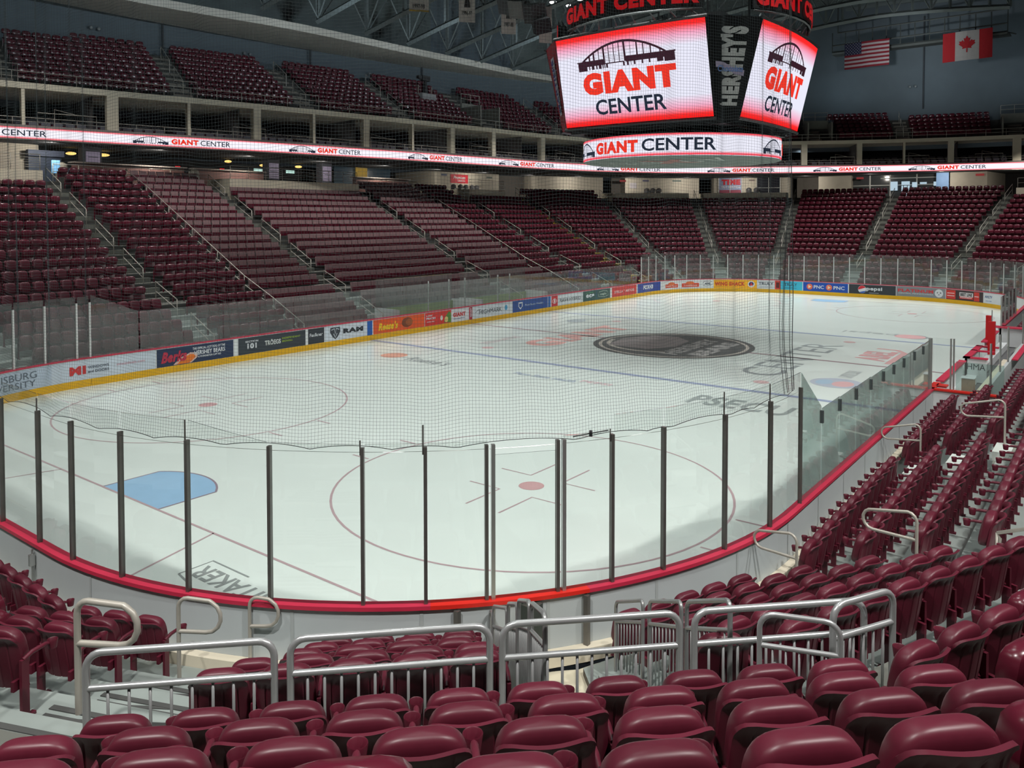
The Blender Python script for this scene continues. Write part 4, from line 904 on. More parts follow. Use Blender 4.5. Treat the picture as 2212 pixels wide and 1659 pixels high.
# raised platforms that interrupt the top rows
PLAT = [('C', 270, -20, 13.5), ('C', 270, 24.9, 36.0), ('C', 270, 49.0, 54.2), ('V', 9, 0, 0), ('V', 10, 0, 0), ('V', 12, 0, 0)]
pn = ['at the near end of the far side', 'between the second and third aisles', 'before the yellow-edged aisle', 'at the far corner', 'at the start of the far end', 'at the far end past the middle']
for i, (t, k, a, b) in enumerate(PLAT):
    if t == 'C': fn = (lambda s, d: (s, -12.95-d)); s0, s1 = a, b
    else:
        def fn(s, d, k=k):
            A, C_ = bv(k, d), bv(k+1, d); L = np.linalg.norm(C_-A); g = .75/cos(radians(11.25)); f = (g+s*(L-2*g))/L; r = A+(C_-A)*f; return (r[0], r[1])
        s0, s1 = 0, 1
    m = MB(); N = 6
    for q in range(N):
        x, y = s0+(s1-s0)*q/N, s0+(s1-s0)*(q+1)/N
        m.quad(B(*fn(x, 16.0), 7.4), B(*fn(y, 16.0), 7.4), B(*fn(y, 16.0), 8.85), B(*fn(x, 16.0), 8.85)); m.quad(B(*fn(x, 16.0), 8.85), B(*fn(y, 16.0), 8.85), B(*fn(y, 16.15), 8.85), B(*fn(x, 16.15), 8.85)); m.quad(B(*fn(x, 16.15), 8.7), B(*fn(y, 16.15), 8.7), B(*fn(y, 18.6), 8.7), B(*fn(x, 18.6), 8.7))
    for q in (s0, s1): m.quad(B(*fn(q, 16.0), 7.0), B(*fn(q, 18.6), 7.0), B(*fn(q, 18.6), 8.85), B(*fn(q, 16.0), 8.85))
    struct(m, 'wall_platform', M_cream)
    L = (s1-s0) if t == 'C' else 8.0
    if i in (1, 2, 5) or i == 0: 
        k2 = (lambda fn: (lambda s, d: fn(s, d)))(fn)
        if t == 'C': pipe_rail('platform_railing', 'grey bar railing on the cream platform %s' % pn[i], 'railing', fn, s0+.1, s1-.1, 16.08, 8.85, .85, 1.45, .022, mids=(.2, .35, .5, .65, .8))
        else: pipe_rail('platform_railing', 'grey bar railing on the cream platform %s' % pn[i], 'railing', lambda s, d, fn=fn: fn(s/8.0, d), .1, 7.9, 16.08, 8.85, .85, 1.3, .022, mids=(.5,))
def sfn(u, d): return (u, -12.95-d)
pipe_rail('top_row_railing', 'grey pipe railing behind the top row between the first and second aisles', 'railing', sfn, 14.9, 23.4, 18.1, ZC, 1.05, 1.5, .025, mids=(.3, .6))
pipe_rail('top_row_railing', 'grey pipe railing behind the padded top row past the third aisle', 'railing', sfn, 37.4, 44.5, 18.1, ZC, 1.05, 1.5, .025, mids=(.3, .6))
for q in range(19):
    p = conc(-8+q*6.6, -2.6); r_ = conc(-8+q*6.6, 1.5); area('concourse_fill', p[0], p[1], 10.45, .3, 60, (1, .93, .82), tgt=(r_[0], r_[1], 8.3), spread=160)  # added fill under the deck to brighten the cream walls
# counters, bins, pillars, glow of the club lounge
def ubox(mb, u0, u1, v0, v1, z0, z1): return mb.box(u0, u1, -v1, -v0, z0, z1)
for i, (u0, u1, lab) in enumerate(((16.6, 23.6, 'long counter with pale top and pink-brown front behind the first padded section'), (24.4, 29.8, 'counter in shade behind the platform railing'), (38.6, 44.6, 'brown fronted drinks counter lit by the amber alcove'))):
    th = thing('drinks_counter', lab, 'counter', B((u0+u1)/2, -32.4, ZC)); m = MB(); ubox(m, u0, u1, -32.6, -32.2, ZC, ZC+1.25); m.build('counter_body', mat('counter_front', (.20, .10, .09), .6), th)
    m = MB(); ubox(m, u0-.15, u1+.15, -32.75, -32.05, ZC+1.25, ZC+1.33); m.build('worktop', mat('counter_top', (.36, .32, .29), .4), th)
for i, (u, c_, lab) in enumerate(((14.9, 0, 'dark canopy kiosk beside the first aisle'),)):
    th = thing('vending_kiosk', lab, 'kiosk', B(15.0, -33.4, ZC)); m = MB(); ubox(m, 14.4, 16.2, -34.2, -33.0, ZC, 10.2); m.build('kiosk_body', mat('kiosk_blue', (.03, .045, .08), .6), th); m = MB(); ubox(m, 14.3, 16.3, -33.1, -32.8, 9.9, 10.25); m.build('canopy', mat('kiosk_canopy', (.06, .075, .12), .7), th)
def bin_(u, v, lab, c=(.27, .26, .22), h=1.25, w=.34):
    th = thing('litter_bin', lab, 'litter bin', B(u, v, ZC)); m = MB(); m.tube([B(u, v, ZC), B(u, v, ZC+h*.7)], [w*.92, w], 12); m.build('bin_body', mat('bin%.2f' % c[0], c, .6), th)
    m = MB(); m.tube([B(u, v, ZC+h*.72), B(u, v, ZC+h*.9), B(u, v, ZC+h)], [w*1.05, w*.95, w*.35], 12); m.build('bin_lid', mat('bin%.2f' % c[0], c, .6), th)
    m = MB(); m.add([B(u-.2, v+w+.01, ZC+.5), B(u+.2, v+w+.01, ZC+.5), B(u+.2, v+w+.01, ZC+.75), B(u-.2, v+w+.01, ZC+.75)], [(0, 1, 2, 3)]); m.build('bin_notice', mat('notice', (.5, .5, .45), .6), th)
bin_(15.9, -32.3, 'beige litter bin with pale notice by the kiosk'); bin_(24.3, -32.2, 'beige litter bin at the end of the long counter')
m = MB(); ubox(m, 15.0, 15.45, -31.5, -31.42, ZC+.55, ZC+1.3); o = m.build('hand_sanitiser_sign', mat('cyan_sign_glow', lin(120, 175, 215), .6, emit=lin(90, 140, 180), es=.5)); tag(o, 'small light blue notice tied to the top railing', 'sign')  # blue notice carries its own faint emission, though it is no lamp
m = MB(); ubox(m, 17.6, 18.3, -31.46, -31.4, ZC+.5, ZC+.85); o = m.build('paper_notice', mat('pinkish_paper', (.45, .32, .38), .7)); tag(o, 'pinkish paper notice on the top railing', 'sign')
for j, (u, w_) in enumerate(((18.0, .55), (31.2, .5), (36.2, .5))):
    th = thing('club_pillar', ['pillar with a lilac poster behind the long counter', 'pillar with a crest poster in the dark lounge', 'pillar with a poster beside the blue windows'][j], 'pillar', B(u, -33, ZC)); m = MB(); ubox(m, u-w_, u+w_, -33.6, -32.9, ZC, 10.7); m.build('pillar_shaft', mat('pillar_dark', (.06, .06, .075), .8), th)
    m = MB(); ubox(m, u-.42, u+.42, -32.9, -32.86, 9.2, 10.35); m.build('poster', mat('poster_lilac_glow', lin(150, 140, 165), .6, emit=(.2, .18, .25), es=.25), th)  # faint emission put into the poster colour; nothing lights it from behind
    m = MB(); f = lambda x, y: B(u+x, -32.84, y)
    for q in range(3): flat_rect(m, -.3, .3, 9.35+q*.32, 9.4+q*.32, f)
    m.build('print', mat('poster_ink', (.12, .11, .16), .6), th)
for j, (u, v, z, sx) in enumerate(((17.2, -34, 10.25, .3), (19.6, -35, 10.35, .42), (28.4, -34.5, 10.4, .25), (32.2, -35.6, 10.35, .3), (34.9, -34.8, 10.35, .28))):
    m = MB(); superq(m, B(u, v, z), sx, sx, .1, 1, 1, 12, 6); o = m.build('lounge_lamp', emat('warm_glow', (1, .62, .18), 1.5), smooth=True); tag(o, 'warm oval ceiling lamp in the dark lounge, %s from the kiosk' % ordn(j), 'lamp', 'lounge ceiling lamps')
for j, u in enumerate((31.6, 34.6)):
    m = MB(); ubox(m, u, u+.75, -36, -35.9, 9.85, 10.1); o = m.build('menu_light', emat('cool_glow', (.6, .9, .8), 1.0)); tag(o, 'small glowing menu panel in the lounge, %s past the second aisle' % ordn(j), 'lit panel', 'lounge menu panels')
for j, (s, v) in enumerate(((24.0, -34), (27.4, -34.4))):
    m = MB(); ubox(m, s, s+.35, -34, -33.95, 9.6, 9.82); o = m.build('exit_sign', emat('exit_red', (.9, .03, .04), .8)); tag(o, 'tiny red lit exit sign in the lounge, %s past the long counter' % ordn(j), 'exit sign', 'lounge exit signs')
m = MB(); ubox(m, 39.6, 46.2, -36.2, -36.1, ZC, 10.7); struct(m, 'window_1', mat('blue_glazing', (.05, .085, .12), .2))
m = MB(); ubox(m, 41.9, 43.2, -36.0, -35.9, ZC+.8, 10.7); o = m.build('glow_alcove', mat('amber_wall_glow', (.30, .2, .04), .7, emit=(.6, .38, .06), es=.22)); tag(o, 'amber lit alcove between the blue lounge windows', 'alcove')  # the alcove's lamplight is put into this panel as emission
# banners, bins and windows on the far concourse wall
def wallpanel(s0, s1, z0, z1, dd=-.05): m = MB(); band(m, conc, s0, s1, dd, z0, dd, z1, .5); return m
def wfn(s0, dd): return lambda a, b: B(*conc(s0+a, dd), b)
th = thing('wall_banner', 'red banner with white script on the cream wall beside the last long handrail', 'banner', B(*conc(49.8), 9.8))
wallpanel(48.7, 51.25, 9.62, 10.45, -.05).build('banner_cloth', mat('banner_red', lin(190, 28, 48), .6), th); m = MB(); put_text(m, 'Premium', wfn(48.9, -.09), .2, 1.9, 10.0, 10.3, .02, .2); put_text(m, 'Lounge', wfn(48.9, -.09), .8, 1.9, 9.72, 9.95, .02); m.build('lettering', mat('banner_white', (.75, .6, .62), .6), th)
for j, s in enumerate((48.6, 49.6, 50.4, 51.3, 52.0)):
    p = conc(s, -.6); bin_(p[0], p[1], 'dark lidded bin under the red banner, %s of five' % ordn(j), (.035, .035, .04), 1.15, .26)
for j, s in enumerate((73.5, 74.2, 74.9)):
    p = conc(s, -.7); bin_(p[0], p[1], 'dark bin on the far corner platform, %s of three' % ordn(j), (.05, .045, .045), 1.2, .3)
for j, s in enumerate((86.1, 86.9)):
    p = conc(s-1.2, -.7); bin_(p[0], p[1], 'dark bin beside the tall red and blue poster, %s of two' % ordn(j), (.045, .05, .055), 1.2, .3)
th = thing('tall_poster', 'tall pale blue poster with red lettering covering a far window', 'poster', B(*conc(82.9), 9.5))
wallpanel(81.75, 84.1, 8.7, 10.66, -.06).build('poster_sheet', mat('poster_blue', lin(150, 165, 200), .6), th)
wallpanel(81.8, 84.05, 8.75, 9.3, -.09).build('poster_band', mat('poster_maroon', lin(150, 62, 84), .6), th)
m = MB(); put_text(m, 'TIME', wfn(82.0, -.12), .0, 2.0, 9.85, 10.45, .08); m.build('lettering', mat('poster_redink', lin(200, 25, 45), .6), th)
m = MB(); put_text(m, 'OUT LOUNGE', wfn(82.0, -.12), .0, 2.0, 9.5, 9.75, .03); m.build('lettering', mat('poster_white', (.7, .7, .75), .6), th)
m = wallpanel(85.75, 88.1, 8.7, 10.66, -.04); struct(m, 'window_2', mat('dark_glazing', (.03, .03, .04), .15))
m = MB()
for s in (81.7, 82.9, 84.15, 85.72, 86.95, 88.13): m.tube([B(*conc(s, -.12), 8.7), B(*conc(s, -.12), 10.66)], .04, 4)
m.tube([B(*conc(85.72, -.12), 9.5), B(*conc(88.13, -.12), 9.5)], .04, 4); struct(m, 'trim_9', M_postl)
m = wallpanel(95.36, 104.4, ZC, 10.66, 1.2); struct(m, 'window_3', mat('lobby_glazing', (.06, .065, .07), .12))
m = MB()
for s in (97.0, 98.9, 101.3, 103.2): m.tube([B(*conc(s, 1.1), ZC), B(*conc(s, 1.1), 10.66)], .07, 4)
m.tube([B(*conc(95.4, 1.1), 9.55), B(*conc(104.3, 1.1), 9.55)], .05, 4); m.tube([B(*conc(98, 1.1), 10.25), B(*conc(103.3, 1.1), 10.25)], .05, 4); struct(m, 'trim_10', M_postl)
for j, (a, b, z0, z1) in enumerate(((98.95, 99.6, 9.0, 9.9), (99.95, 100.7, 7.9, 9.9), (100.9, 101.35, 9.3, 9.8), (101.6, 102.2, 9.6, 9.78), (102.8, 103.3, 9.4, 9.8), (103.35, 103.5, 9.1, 9.8))):
    m = wallpanel(a, b, z0, z1, .95); o = m.build('bright_doorway', emat('daylight_glow', (.6, .78, .9), .75)); tag(o, 'bright daylight pane seen through the far lobby, %s past the middle aisle' % ordn(j), 'doorway', 'bright lobby panes')
m = MB(); 
for z in (8.9, 9.5): m.tube([B(*conc(99.95, .85), z), B(*conc(100.7, .85), z)], .03, 4)
for s in (100.15, 100.5): m.tube([B(*conc(s, .85), 8.2), B(*conc(s, .85), 9.5)], .03, 4)
o = m.build('door_frame', M_black); tag(o, 'dark door frame in front of the bright lobby door', 'door frame')
m = wallpanel(103.3, 104.4, ZC+.6, 10.6, -.3); o = m.build('hanging_sign', mat('sign_blue', lin(120, 155, 200), .6)); tag(o, 'light blue hanging sign with a small red mark near the far lobby', 'sign')
for j, (s, c_, w_) in enumerate(((47.4, (.06, .08, .16), .8), (54.1, (.12, .14, .13), .9), (76.6, (.10, .14, .13), 1.0), (73.2, (.1, .1, .18), .7), (84.9, (.2, .15, .14), .6))):
    m = wallpanel(s, s+w_, 10.25, 10.42, -.06); o = m.build('section_sign', mat('secsign%d' % j, c_, .6)); tag(o, 'small dark section plate high on the cream wall, %s along it' % ordn(j), 'section sign', 'section plates')
m = wallpanel(71.75, 72.5, 9.5, 10.1, -.06); o = m.build('wall_notice', mat('pale_notice', (.45, .42, .46), .6)); tag(o, 'small pale notice on the far corner wall', 'notice')
for j, s in enumerate((9.3, 70.6, 95.9, 106.6)):
    m = wallpanel(s, s+.7, 10.2, 10.4, -.1); o = m.build('exit_sign', emat('exit_dim', (.35, .05, .05), .6)); tag(o, 'dim red exit sign under the ribbon display, %s around the hall' % ordn(j), 'exit sign', 'wall exit signs')
# ================= HANDRAILS =================
def aisle_rail(p, dr, a, b, nm, lab, grp, h=.92, r=.024, z_=None, m_=M_pipe):
    """two sloping tubes and end posts between distances a and b up an aisle"""
    zf = lambda d: float(np.interp(d, [q[0] for q in ROWS], [q[1] for q in ROWS]))
    P = lambda d, hh: B(p[0]+dr[0]*d, p[1]+dr[1]*d, zf(d)+hh)
    th = thing('aisle_handrail', lab, 'handrail', P((a+b)/2, 0), grp); n = max(1, int((b-a)/2.4))
    m = MB(); m.tube([P(a, .35)]+[P(a+.03, h*.9)]+[P(a+(b-a)*i/n, h) for i in range(n+1)]+[P(b, 0)], r, 6); m.build('top_rail', m_, th, smooth=True)
    m = MB(); m.tube([P(a+(b-a)*i/n, h*.5) for i in range(n+1)], r*.8, 6); m.build('lower_rail', m_, th, smooth=True)
    for i in range(n+1 if n > 2 else 1):
        m = MB(); q = a+(b-a)*i/n; m.tube([P(q, 0), P(q, h)], r*.85, 6); m.build('rail_post', m_, th, smooth=True)
    return th
for code, nm, p, dr, hw in AIS:
    c_ = 1/cos(radians(11.25)) if code not in 'FNEW' else 1
    if code == 'N' or code in ('W', '101.25', '123.75', '146.25', '168.75', '191.25', '213.75', '236.25', '258.75', '56.25', '78.75'): continue
    for j, a in enumerate((.9, 3.9, 6.9, 9.75, 12.6, 15.5)):
        if j == 0 and code in ('348.75', 'E', '326.25', '11.25', '33.75'): continue
        q = pj(p[0]+dr[0]*a, p[1]+dr[1]*a, 3)
        if not (-40 < q[0] < 2250): continue
        aisle_rail(p, dr, a*c_, (a+1.85)*c_, nm, 'grey pipe handrail, %s going up the %s' % (ordn(j), nm), 'short handrails up the aisles')
for (p, dr, hw), nm in zip(DIV, ('between maroon and padded seats', 'between padded and maroon seats past the third aisle')):
    aisle_rail(p, dr, .9, 17.9, '', 'very long pipe handrail climbing the stand %s' % nm, None)
for j, (s, w) in enumerate(UAIS):
    if s in (35.2, 70.6, 87.6): continue
    for q in (1,):
        th = thing('upper_handrail', 'grey pipe handrail on an upper deck aisle, %s around the hall' % ordn(j), 'handrail', B(*deck(s, 1), 13.8), 'upper deck handrails'); m = MB()
        for a, b in ((.7, 2.6), (3.6, 5.6)):
            za, zb = 13.76+.6*a-.2, 13.76+.6*b-.2
            m.tube([B(*deck(s, a), za), B(*deck(s, a), za+.9), B(*deck(s, b), zb+.9), B(*deck(s, b), zb)], .025, 5); m.tube([B(*deck(s, a), za+.45), B(*deck(s, b), zb+.45)], .02, 5)
        m.build('rail_tube', M_pipe, th)
        m = MB(); m.tube([B(*deck(s-.7, .15), 13.8), B(*deck(s-.7, .15), 14.75), B(*deck(s+.7, .15), 14.75), B(*deck(s+.7, .15), 13.8)], .025, 5); m.build('stile_frame', M_pipe, th)
for j, s in enumerate((3.3, 13.9, 24.2, 34.0, 44.5, 54, 64, 73, 79.5, 85.5)):
    th = thing('suite_gate', 'thin rectangular pipe frame on the suite level, %s around the hall' % ordn(j), 'railing', B(*deck(s, .2), 11.42), 'suite level pipe frames'); m = MB(); L = 1.1 if j else 1.5
    m.tube([B(*deck(s-L, .15), 11.42), B(*deck(s-L, .15), 12.15), B(*deck(s+L, .15), 12.15), B(*deck(s+L, .15), 11.42)], .028, 5); m.tube([B(*deck(s-.5, 1.0), 11.5), B(*deck(s-.5, 1.0), 12.5), B(*deck(s+.4, .3), 12.2)], .025, 5); m.build('gate_frame', M_pipe, th)
# near railings of stout tube in front of the fixed rows
nC, tC, cC = np.array([-sqrt(.5), sqrt(.5)]), np.array([sqrt(.5), sqrt(.5)]), np.array([8.53, 4.42])
def F135(t, d): q = cC+nC*(R0+d)+tC*t; return (q[0], q[1])
def guard(lab, A, Bq, z0, z1, r=.027, bars=9, gap=.28, m_=M_galv, cat_='guard railing', grp=None, rc=.12, zb=None, rise=0):
    """bent tube frame, lower tube and upright bars between plan points A and B"""
    A, Bq = np.array(A), np.array(Bq); e = Bq-A; L = np.linalg.norm(e); e = e/L; zb = z0 if zb is None else zb
    P = lambda x, z: B(A[0]+e[0]*x, A[1]+e[1]*x, z+rise*x/L)
    th = thing('guard_railing', lab, cat_, P(L/2, z0), grp)
    arc = lambda cx, s: [P(cx+s*rc*sin(a), z1-rc+rc*cos(a)) for a in np.linspace(pi/2, 0, 5)]
    pts = [P(0, z0)]+[P(rc-rc*cos(a), z1-rc+rc*sin(a)) for a in np.linspace(0, pi/2, 6)]+[P(L-rc+rc*sin(a), z1-rc+rc*cos(a)) for a in np.linspace(0, pi/2, 6)]+[P(L, zb)]
    m = MB(); m.tube(pts, r, 12); m.build('rail_frame', m_, th, smooth=60)
    m = MB(); m.tube([P(r*.5, z1-gap), P(L-r*.5, z1-gap)], r*.9, 12); m.build('middle_rail', m_, th, smooth=60)
    for i in range(bars):
        x = L*(i+1)/(bars+1); m = MB(); m.tube([P(x, z0+.03), P(x, z1-gap)], r*.42, 8); m.build('upright_bar', m_, th, smooth=True)
    return th
ZF1 = 2.25
for j, (a, b) in enumerate(((-2.98, -1.62), (-1.50, .04), (.14, 1.60), (1.73, 3.22))):
    if j == 3: pass
    guard('stout grey tube railing before the fixed seats, %s from the striped stairs' % ordn(j), F135(a, 4.5), F135(b, 4.5), ZF1-.1, 3.02, .028, 11 if j != 0 else 8, .27, grp='railings before the fixed seats')
# short barriers along the two edges of the tunnel
for side, tt, lst in (('seat-block', .5, ((.12, .45, .05, .95, .12), (.55, 1.95, .35, 1.22, .66), (2.05, 2.8, 1.0, 1.98, .36), (2.87, 3.6, 1.35, 2.41, .34), (3.7, 4.42, 1.75, 2.79, .25))), ('stairs-side', 2.1, ((.65, 1.85, .3, 1.22, .60), (2.1, 3.15, .95, 1.93, .50), (3.3, 4.35, 1.45, 2.5, .52)))):
    for j, (d0, d1, z0, z1, rs) in enumerate(lst):
        guard('upright-bar barrier on the %s edge of the tunnel, %s from the boards' % (side, ordn(j)), F135(tt, d0), F135(tt, d1), z0, z1, .022, 8, .26, m_=mat('barrier_grey', (.30, .31, .31), .35, metal=.5), grp='tunnel edge barriers', rc=.09, rise=rs)
guard('upright-bar barrier standing behind the last railing, lower one', F135(2.2, 4.7), F135(2.75, 4.95), ZF1, 3.08, .022, 5, .26, grp='barriers behind the last railing')
guard('upright-bar barrier standing behind the last railing, taller one at the bend', F135(2.8, 4.75), F135(3.45, 4.55), ZF1, 3.12, .028, 5, .27, grp='barriers behind the last railing')
# looped cream handles on the steps
def loop_rail(lab, u, v, z0, z1, dr, L=.62, hh=.36, r=.024, drop=.10, lh=.28):
    P = lambda x, z: B(u+dr[0]*x, v+dr[1]*x, z)
    th = thing('step_handrail', lab, 'handrail', P(0, z0), 'looped step handrails')
    rc = .12; m = MB(); top = z1
    pts = [P(0, z0), P(0, top-.12)]+[P(.12-.12*cos(a), top-.12+.12*sin(a)) for a in np.linspace(.3, pi/2, 4)]+[P(L-.14, top-drop)]+[P(L-lh/2+lh/2*sin(a), top-drop-lh/2+lh/2*cos(a)) for a in np.linspace(.4, pi, 7)]
    pts += [P(.0, top-hh+.0)]
    m.tube(pts, r, 10); m.build('bent_tube', M_pipe, th, smooth=60); return th
dA = np.array([-sin(radians(146.25-90)), cos(radians(146.25-90))]); dA = -np.array([cos(radians(146.25)), sin(radians(146.25))])
vA = np.array([8.53+R0*cos(radians(146.25))/cos(radians(11.25)), 4.42+R0*sin(radians(146.25))/cos(radians(11.25))])
dI = (-cos(radians(146.25)), -sin(radians(146.25)))    # towards the ice down the striped aisle
dL = (.45, .89)
for lab, u, v, z0, z1, dr, L in (('cream looped handle at the top of the striped stairs', -2.2, 10.05, 1.7, 2.76, dL, .62), ('cream looped handle halfway down the striped stairs', -.58, 8.93, .8, 1.84, dL, .54), ('slim cream looped handle at the foot of the striped stairs', .77, 8.34, .1, 1.16, dL, .42)):
    loop_rail(lab, u, v, z0, z1, dr, L, .40, .030 if L > .6 else .024, drop=.01, lh=.37)
dI = (.195*1.0, -.98)
for lab, u, v, z0, z1 in (('looped handle next to the curb at the bend of the boards', 6.82, 13.68, .5, 1.36), ('looped handle by the second deck of the near corner aisle', 6.38, 15.43, 1.3, 2.22)): loop_rail(lab, u, v, z0, z1, dI, .74, .36, .022, drop=.10)
for lab, u, v, z0, z1 in (('looped handle beside the seamless glass rows, lower one', 14.79, 13.94, .5, 1.46), ('looped handle beside the seamless glass rows, upper one', 14.58, 15.62, 1.3, 2.30)): loop_rail(lab, u, v, z0, z1, (.05, -1), .85, .36, .022, drop=.16)
aisle_rail(np.array([6.55, 12.95]), np.array([-.0, 1.0]), 3.4, 5.6, '', 'bent steel handrail at the edge of the near corner aisle', None, h=.75)
for i, (u, w) in enumerate(((6.9, .8), (14.25, 1.0))):       # pale step boxes on the aluminium decks
    for j in range(1, 5):
        b, z = ROWS[j]; m = MB(); m.obox(B(u, 12.95+b-.48-.16, z-.1), (w*.42, 0, 0), (0, .17, 0), (0, 0, .1)); o = m.build('step_box', mat('step_box_paint', (.60, .66, .62), .45), smooth=False)
        tag(o, 'pale step box in the aisle %s, %s deck up' % (('by the bend', 'beside the seamless glass')[i], ordn(j)), 'step box', 'pale step boxes')
# guard rails above the bench
for j, (u0, u1, z) in enumerate(((16.9, 18.3, 2.05), (19.2, 20.6, 2.05), (21.6, 23.2, 2.05), (24.4, 26.2, 2.05))):
    guard('thin pipe barrier over the bench rows, %s from the seamless glass' % ordn(j), (u0, 17.05), (u1, 17.05), z-.3, z+.85, .02, 5, .3, m_=M_pipe, grp='barriers over the bench rows')
# ================= BENCHES =================
th = thing('players_bench', 'players bench bay with red topped white partitions beyond the seamless glass', 'players bench', B(28, 13.7, 0))
def bp_(mb, u0, u1, v0, v1, z0, z1): return mb.box(u0, u1, -v1, -v0, z0, z1)
m = MB(); bp_(m, 21.42, 21.5, 12.98, 14.75, .1, 1.03); bp_(m, 22.85, 27.3, 12.95, 13.03, .15, 1.03); bp_(m, 28.3, 28.38, 12.95, 13.66, .15, 1.03); bp_(m, 28.3, 31.6, 12.95, 13.03, .15, 1.03); bp_(m, 32.9, 36.9, 12.95, 13.03, .15, 1.03); bp_(m, 38.6, 38.68, 12.9, 14.2, .15, 1.03); bp_(m, 38.6, 42, 12.95, 13.03, 0, 1.03); m.build('partition_panel', M_white, th)
m = MB(); bp_(m, 21.35, 21.55, 12.95, 14.8, 1.03, 1.08); bp_(m, 21.35, 22.5, 12.9, 13.1, 1.03, 1.08); bp_(m, 21.9, 22.3, 13.05, 13.35, 1.03, 1.08); m.build('partition_rail', M_redb, th, label='bright red rail')
m = MB(); bp_(m, 22.85, 27.4, 12.9, 13.13, 1.03, 1.08); bp_(m, 28.2, 31.7, 12.9, 13.13, 1.03, 1.08); bp_(m, 28.2, 28.42, 12.9, 13.7, 1.03, 1.08); bp_(m, 30.1, 30.3, 12.9, 13.7, 1.03, 1.08); bp_(m, 31.4, 31.6, 12.9, 13.7, 1.03, 1.08); bp_(m, 32.9, 37.0, 12.9, 13.13, 1.03, 1.08); bp_(m, 38.4, 39.0, 12.7, 14.2, 1.03, 1.08); m.build('partition_rail', M_red, th, label='red rail')
m = MB(); put_text(m, 'HMA', lambda x, y: B(28.285, 13.0+x, y), .03, .62, .62, .84, .0); m.build('lettering', mat('hma_ink', (.05, .06, .07), .5), th, label='thin dark capitals')
m = MB(); bp_(m, 22.9, 38, 13.02, 13.35, .12, .42); m.build('bench_step', M_white, th); m = MB(); bp_(m, 22.2, 31.5, 13.85, 14.2, .55, .62); m.build('bench_seat', M_cream, th, label='long cream bench seat')
for u in (22.4, 25.4, 28.4, 31.3): m = MB(); bp_(m, u-.05, u+.05, 13.9, 14.15, .1, .55); m.build('bench_leg', M_steel, th)
m = MB(); bp_(m, 21.5, 42, 13.03, 14.9, .08, .12); m.build('bench_floor', mat('rubber_floor', (.12, .12, .125), .8), th)
m = MB(); bp_(m, 22, 42, 14.45, 14.55, .1, 1.3); m.build('bench_back', mat('bench_back', (.45, .48, .48), .5), th)
m = MB(); bp_(m, 27, 42, 14.56, 14.74, 1.3, 1.34); m.build('bench_canopy', M_red, th, label='red strip')
m = MB()
for u in (22.0, 24.3, 26.5, 31.5, 34): m.tube([B(u, 14.5, 1.2), B(u, 14.5, 2.5)], .03, 4)
m.build('bench_post', M_steel, th)
th = thing('lectern_box', 'plywood coloured upright box standing in the bench bay', 'box', B(24.6, 13.62, .12)); m = MB(); bp_(m, 24.4, 24.8, 13.4, 13.75, .12, .95); m.build('box_body', mat('plywood', (.36, .25, .17), .7, var=.1), th); m = MB(); bp_(m, 24.37, 24.83, 13.37, 13.78, .95, .97); m.build('box_lid', M_white, th)
for j, (u, v, z0, z1, w) in enumerate(((33.6, 13.1, .84, 2.1, .11), (31.0, 13.5, .85, 2.15, .12))):
    th = thing('padded_post', 'tall red padded post at the bench doors, %s' % ('taller, further one' if j == 0 else 'wider one with a thin rod on top'), 'padded post', B(u, v, z0)); m = MB(); m.tube([B(u, v, .1), B(u, v, z0)], .04, 6); m.build('post_core', M_steel, th)
    m = MB(); bp_(m, u-w, u+w, v-w, v+w, z0, z1); m.build('red_pad', mat('pad_red', lin(190, 15, 20), .45, var=.04), th)
    if j: m = MB(); m.tube([B(u, v, z1), B(u, v, z1+.45)], .02, 5); m.build('post_rod', M_steel, th)
m = MB(); m.tube([B(39.0, 13.35, .25), B(39.0, 13.35, 1.0)], .22, 14); o = m.build('blue_barrel', mat('barrel_blue', lin(20, 80, 190), .4), smooth=60); tag(o, 'bright blue barrel past the bench bay', 'barrel')
m = MB(); m.tube([B(39.2, 13.85, .25), B(39.2, 13.85, 1.05)], .1, 10); o = m.build('orange_cone', mat('cone_orange', lin(230, 90, 60), .5), smooth=60); tag(o, 'orange tube beside the blue barrel', 'tube')
G_B = thing('bench_glass', 'tall clear glass with metal posts at the far end of the bench bay', 'rink glass', B(40, 12.9, 1.07))
for u0, u1 in ((38.7, 40.2), (40.2, 41.8), (41.8, 43.4), (43.4, 45)): pane(G_B, lambda s, d: (s, 12.95+d), u0+.03, u1-.03, .06, 1.08, 2.5, 2.5, M_glassF)
for u in (38.7, 40.2, 41.8, 43.4, 45): m = MB(); m.box(u-.03, u+.03, -13.05, -12.98, 1.05, 2.5); m.build('glass_post', M_steel, G_B)
# penalty boxes across the ice
th = thing('penalty_box', 'white floored penalty box bays with yellow green band across the ice', 'penalty box', B(31, -13.9, 0))
m = MB()
for u in (24.6, 30.9, 31.6, 38.4): m.box(u-.04, u+.04, 13.05, 14.9, .1, 1.35)
m.box(24.6, 38.4, 14.85, 14.93, .1, .75); m.build('partition_panel', M_white, th)
m = MB(); m.box(24.6, 30.9, 14.80, 14.84, .75, 1.25); m.box(31.6, 38.4, 14.80, 14.84, .75, 1.25); m.build('green_band', mat('lime_band', lin(118, 140, 72), .6), th, label='yellow green band')
m = MB(); m.box(24.6, 38.4, 14.3, 14.6, .5, .56); m.build('bench_seat', M_white, th)
for a, b in ((24.6, 26.7), (26.7, 28.8), (28.8, 30.9), (31.6, 33.9), (33.9, 36.1), (36.1, 38.4)): pane(th, lambda s, d: (s, -14.9-d), a+.02, b-.02, 0, 1.25, 2.9, 2.9, M_glassF)
for i, u in enumerate((26.9, 28.6, 30.0, 33.1, 34.3)): m = MB(); m.box(u-.03, u+.03, 13.06, 13.12, 1.05, 2.75); m.build('door_post', M_postl, th)
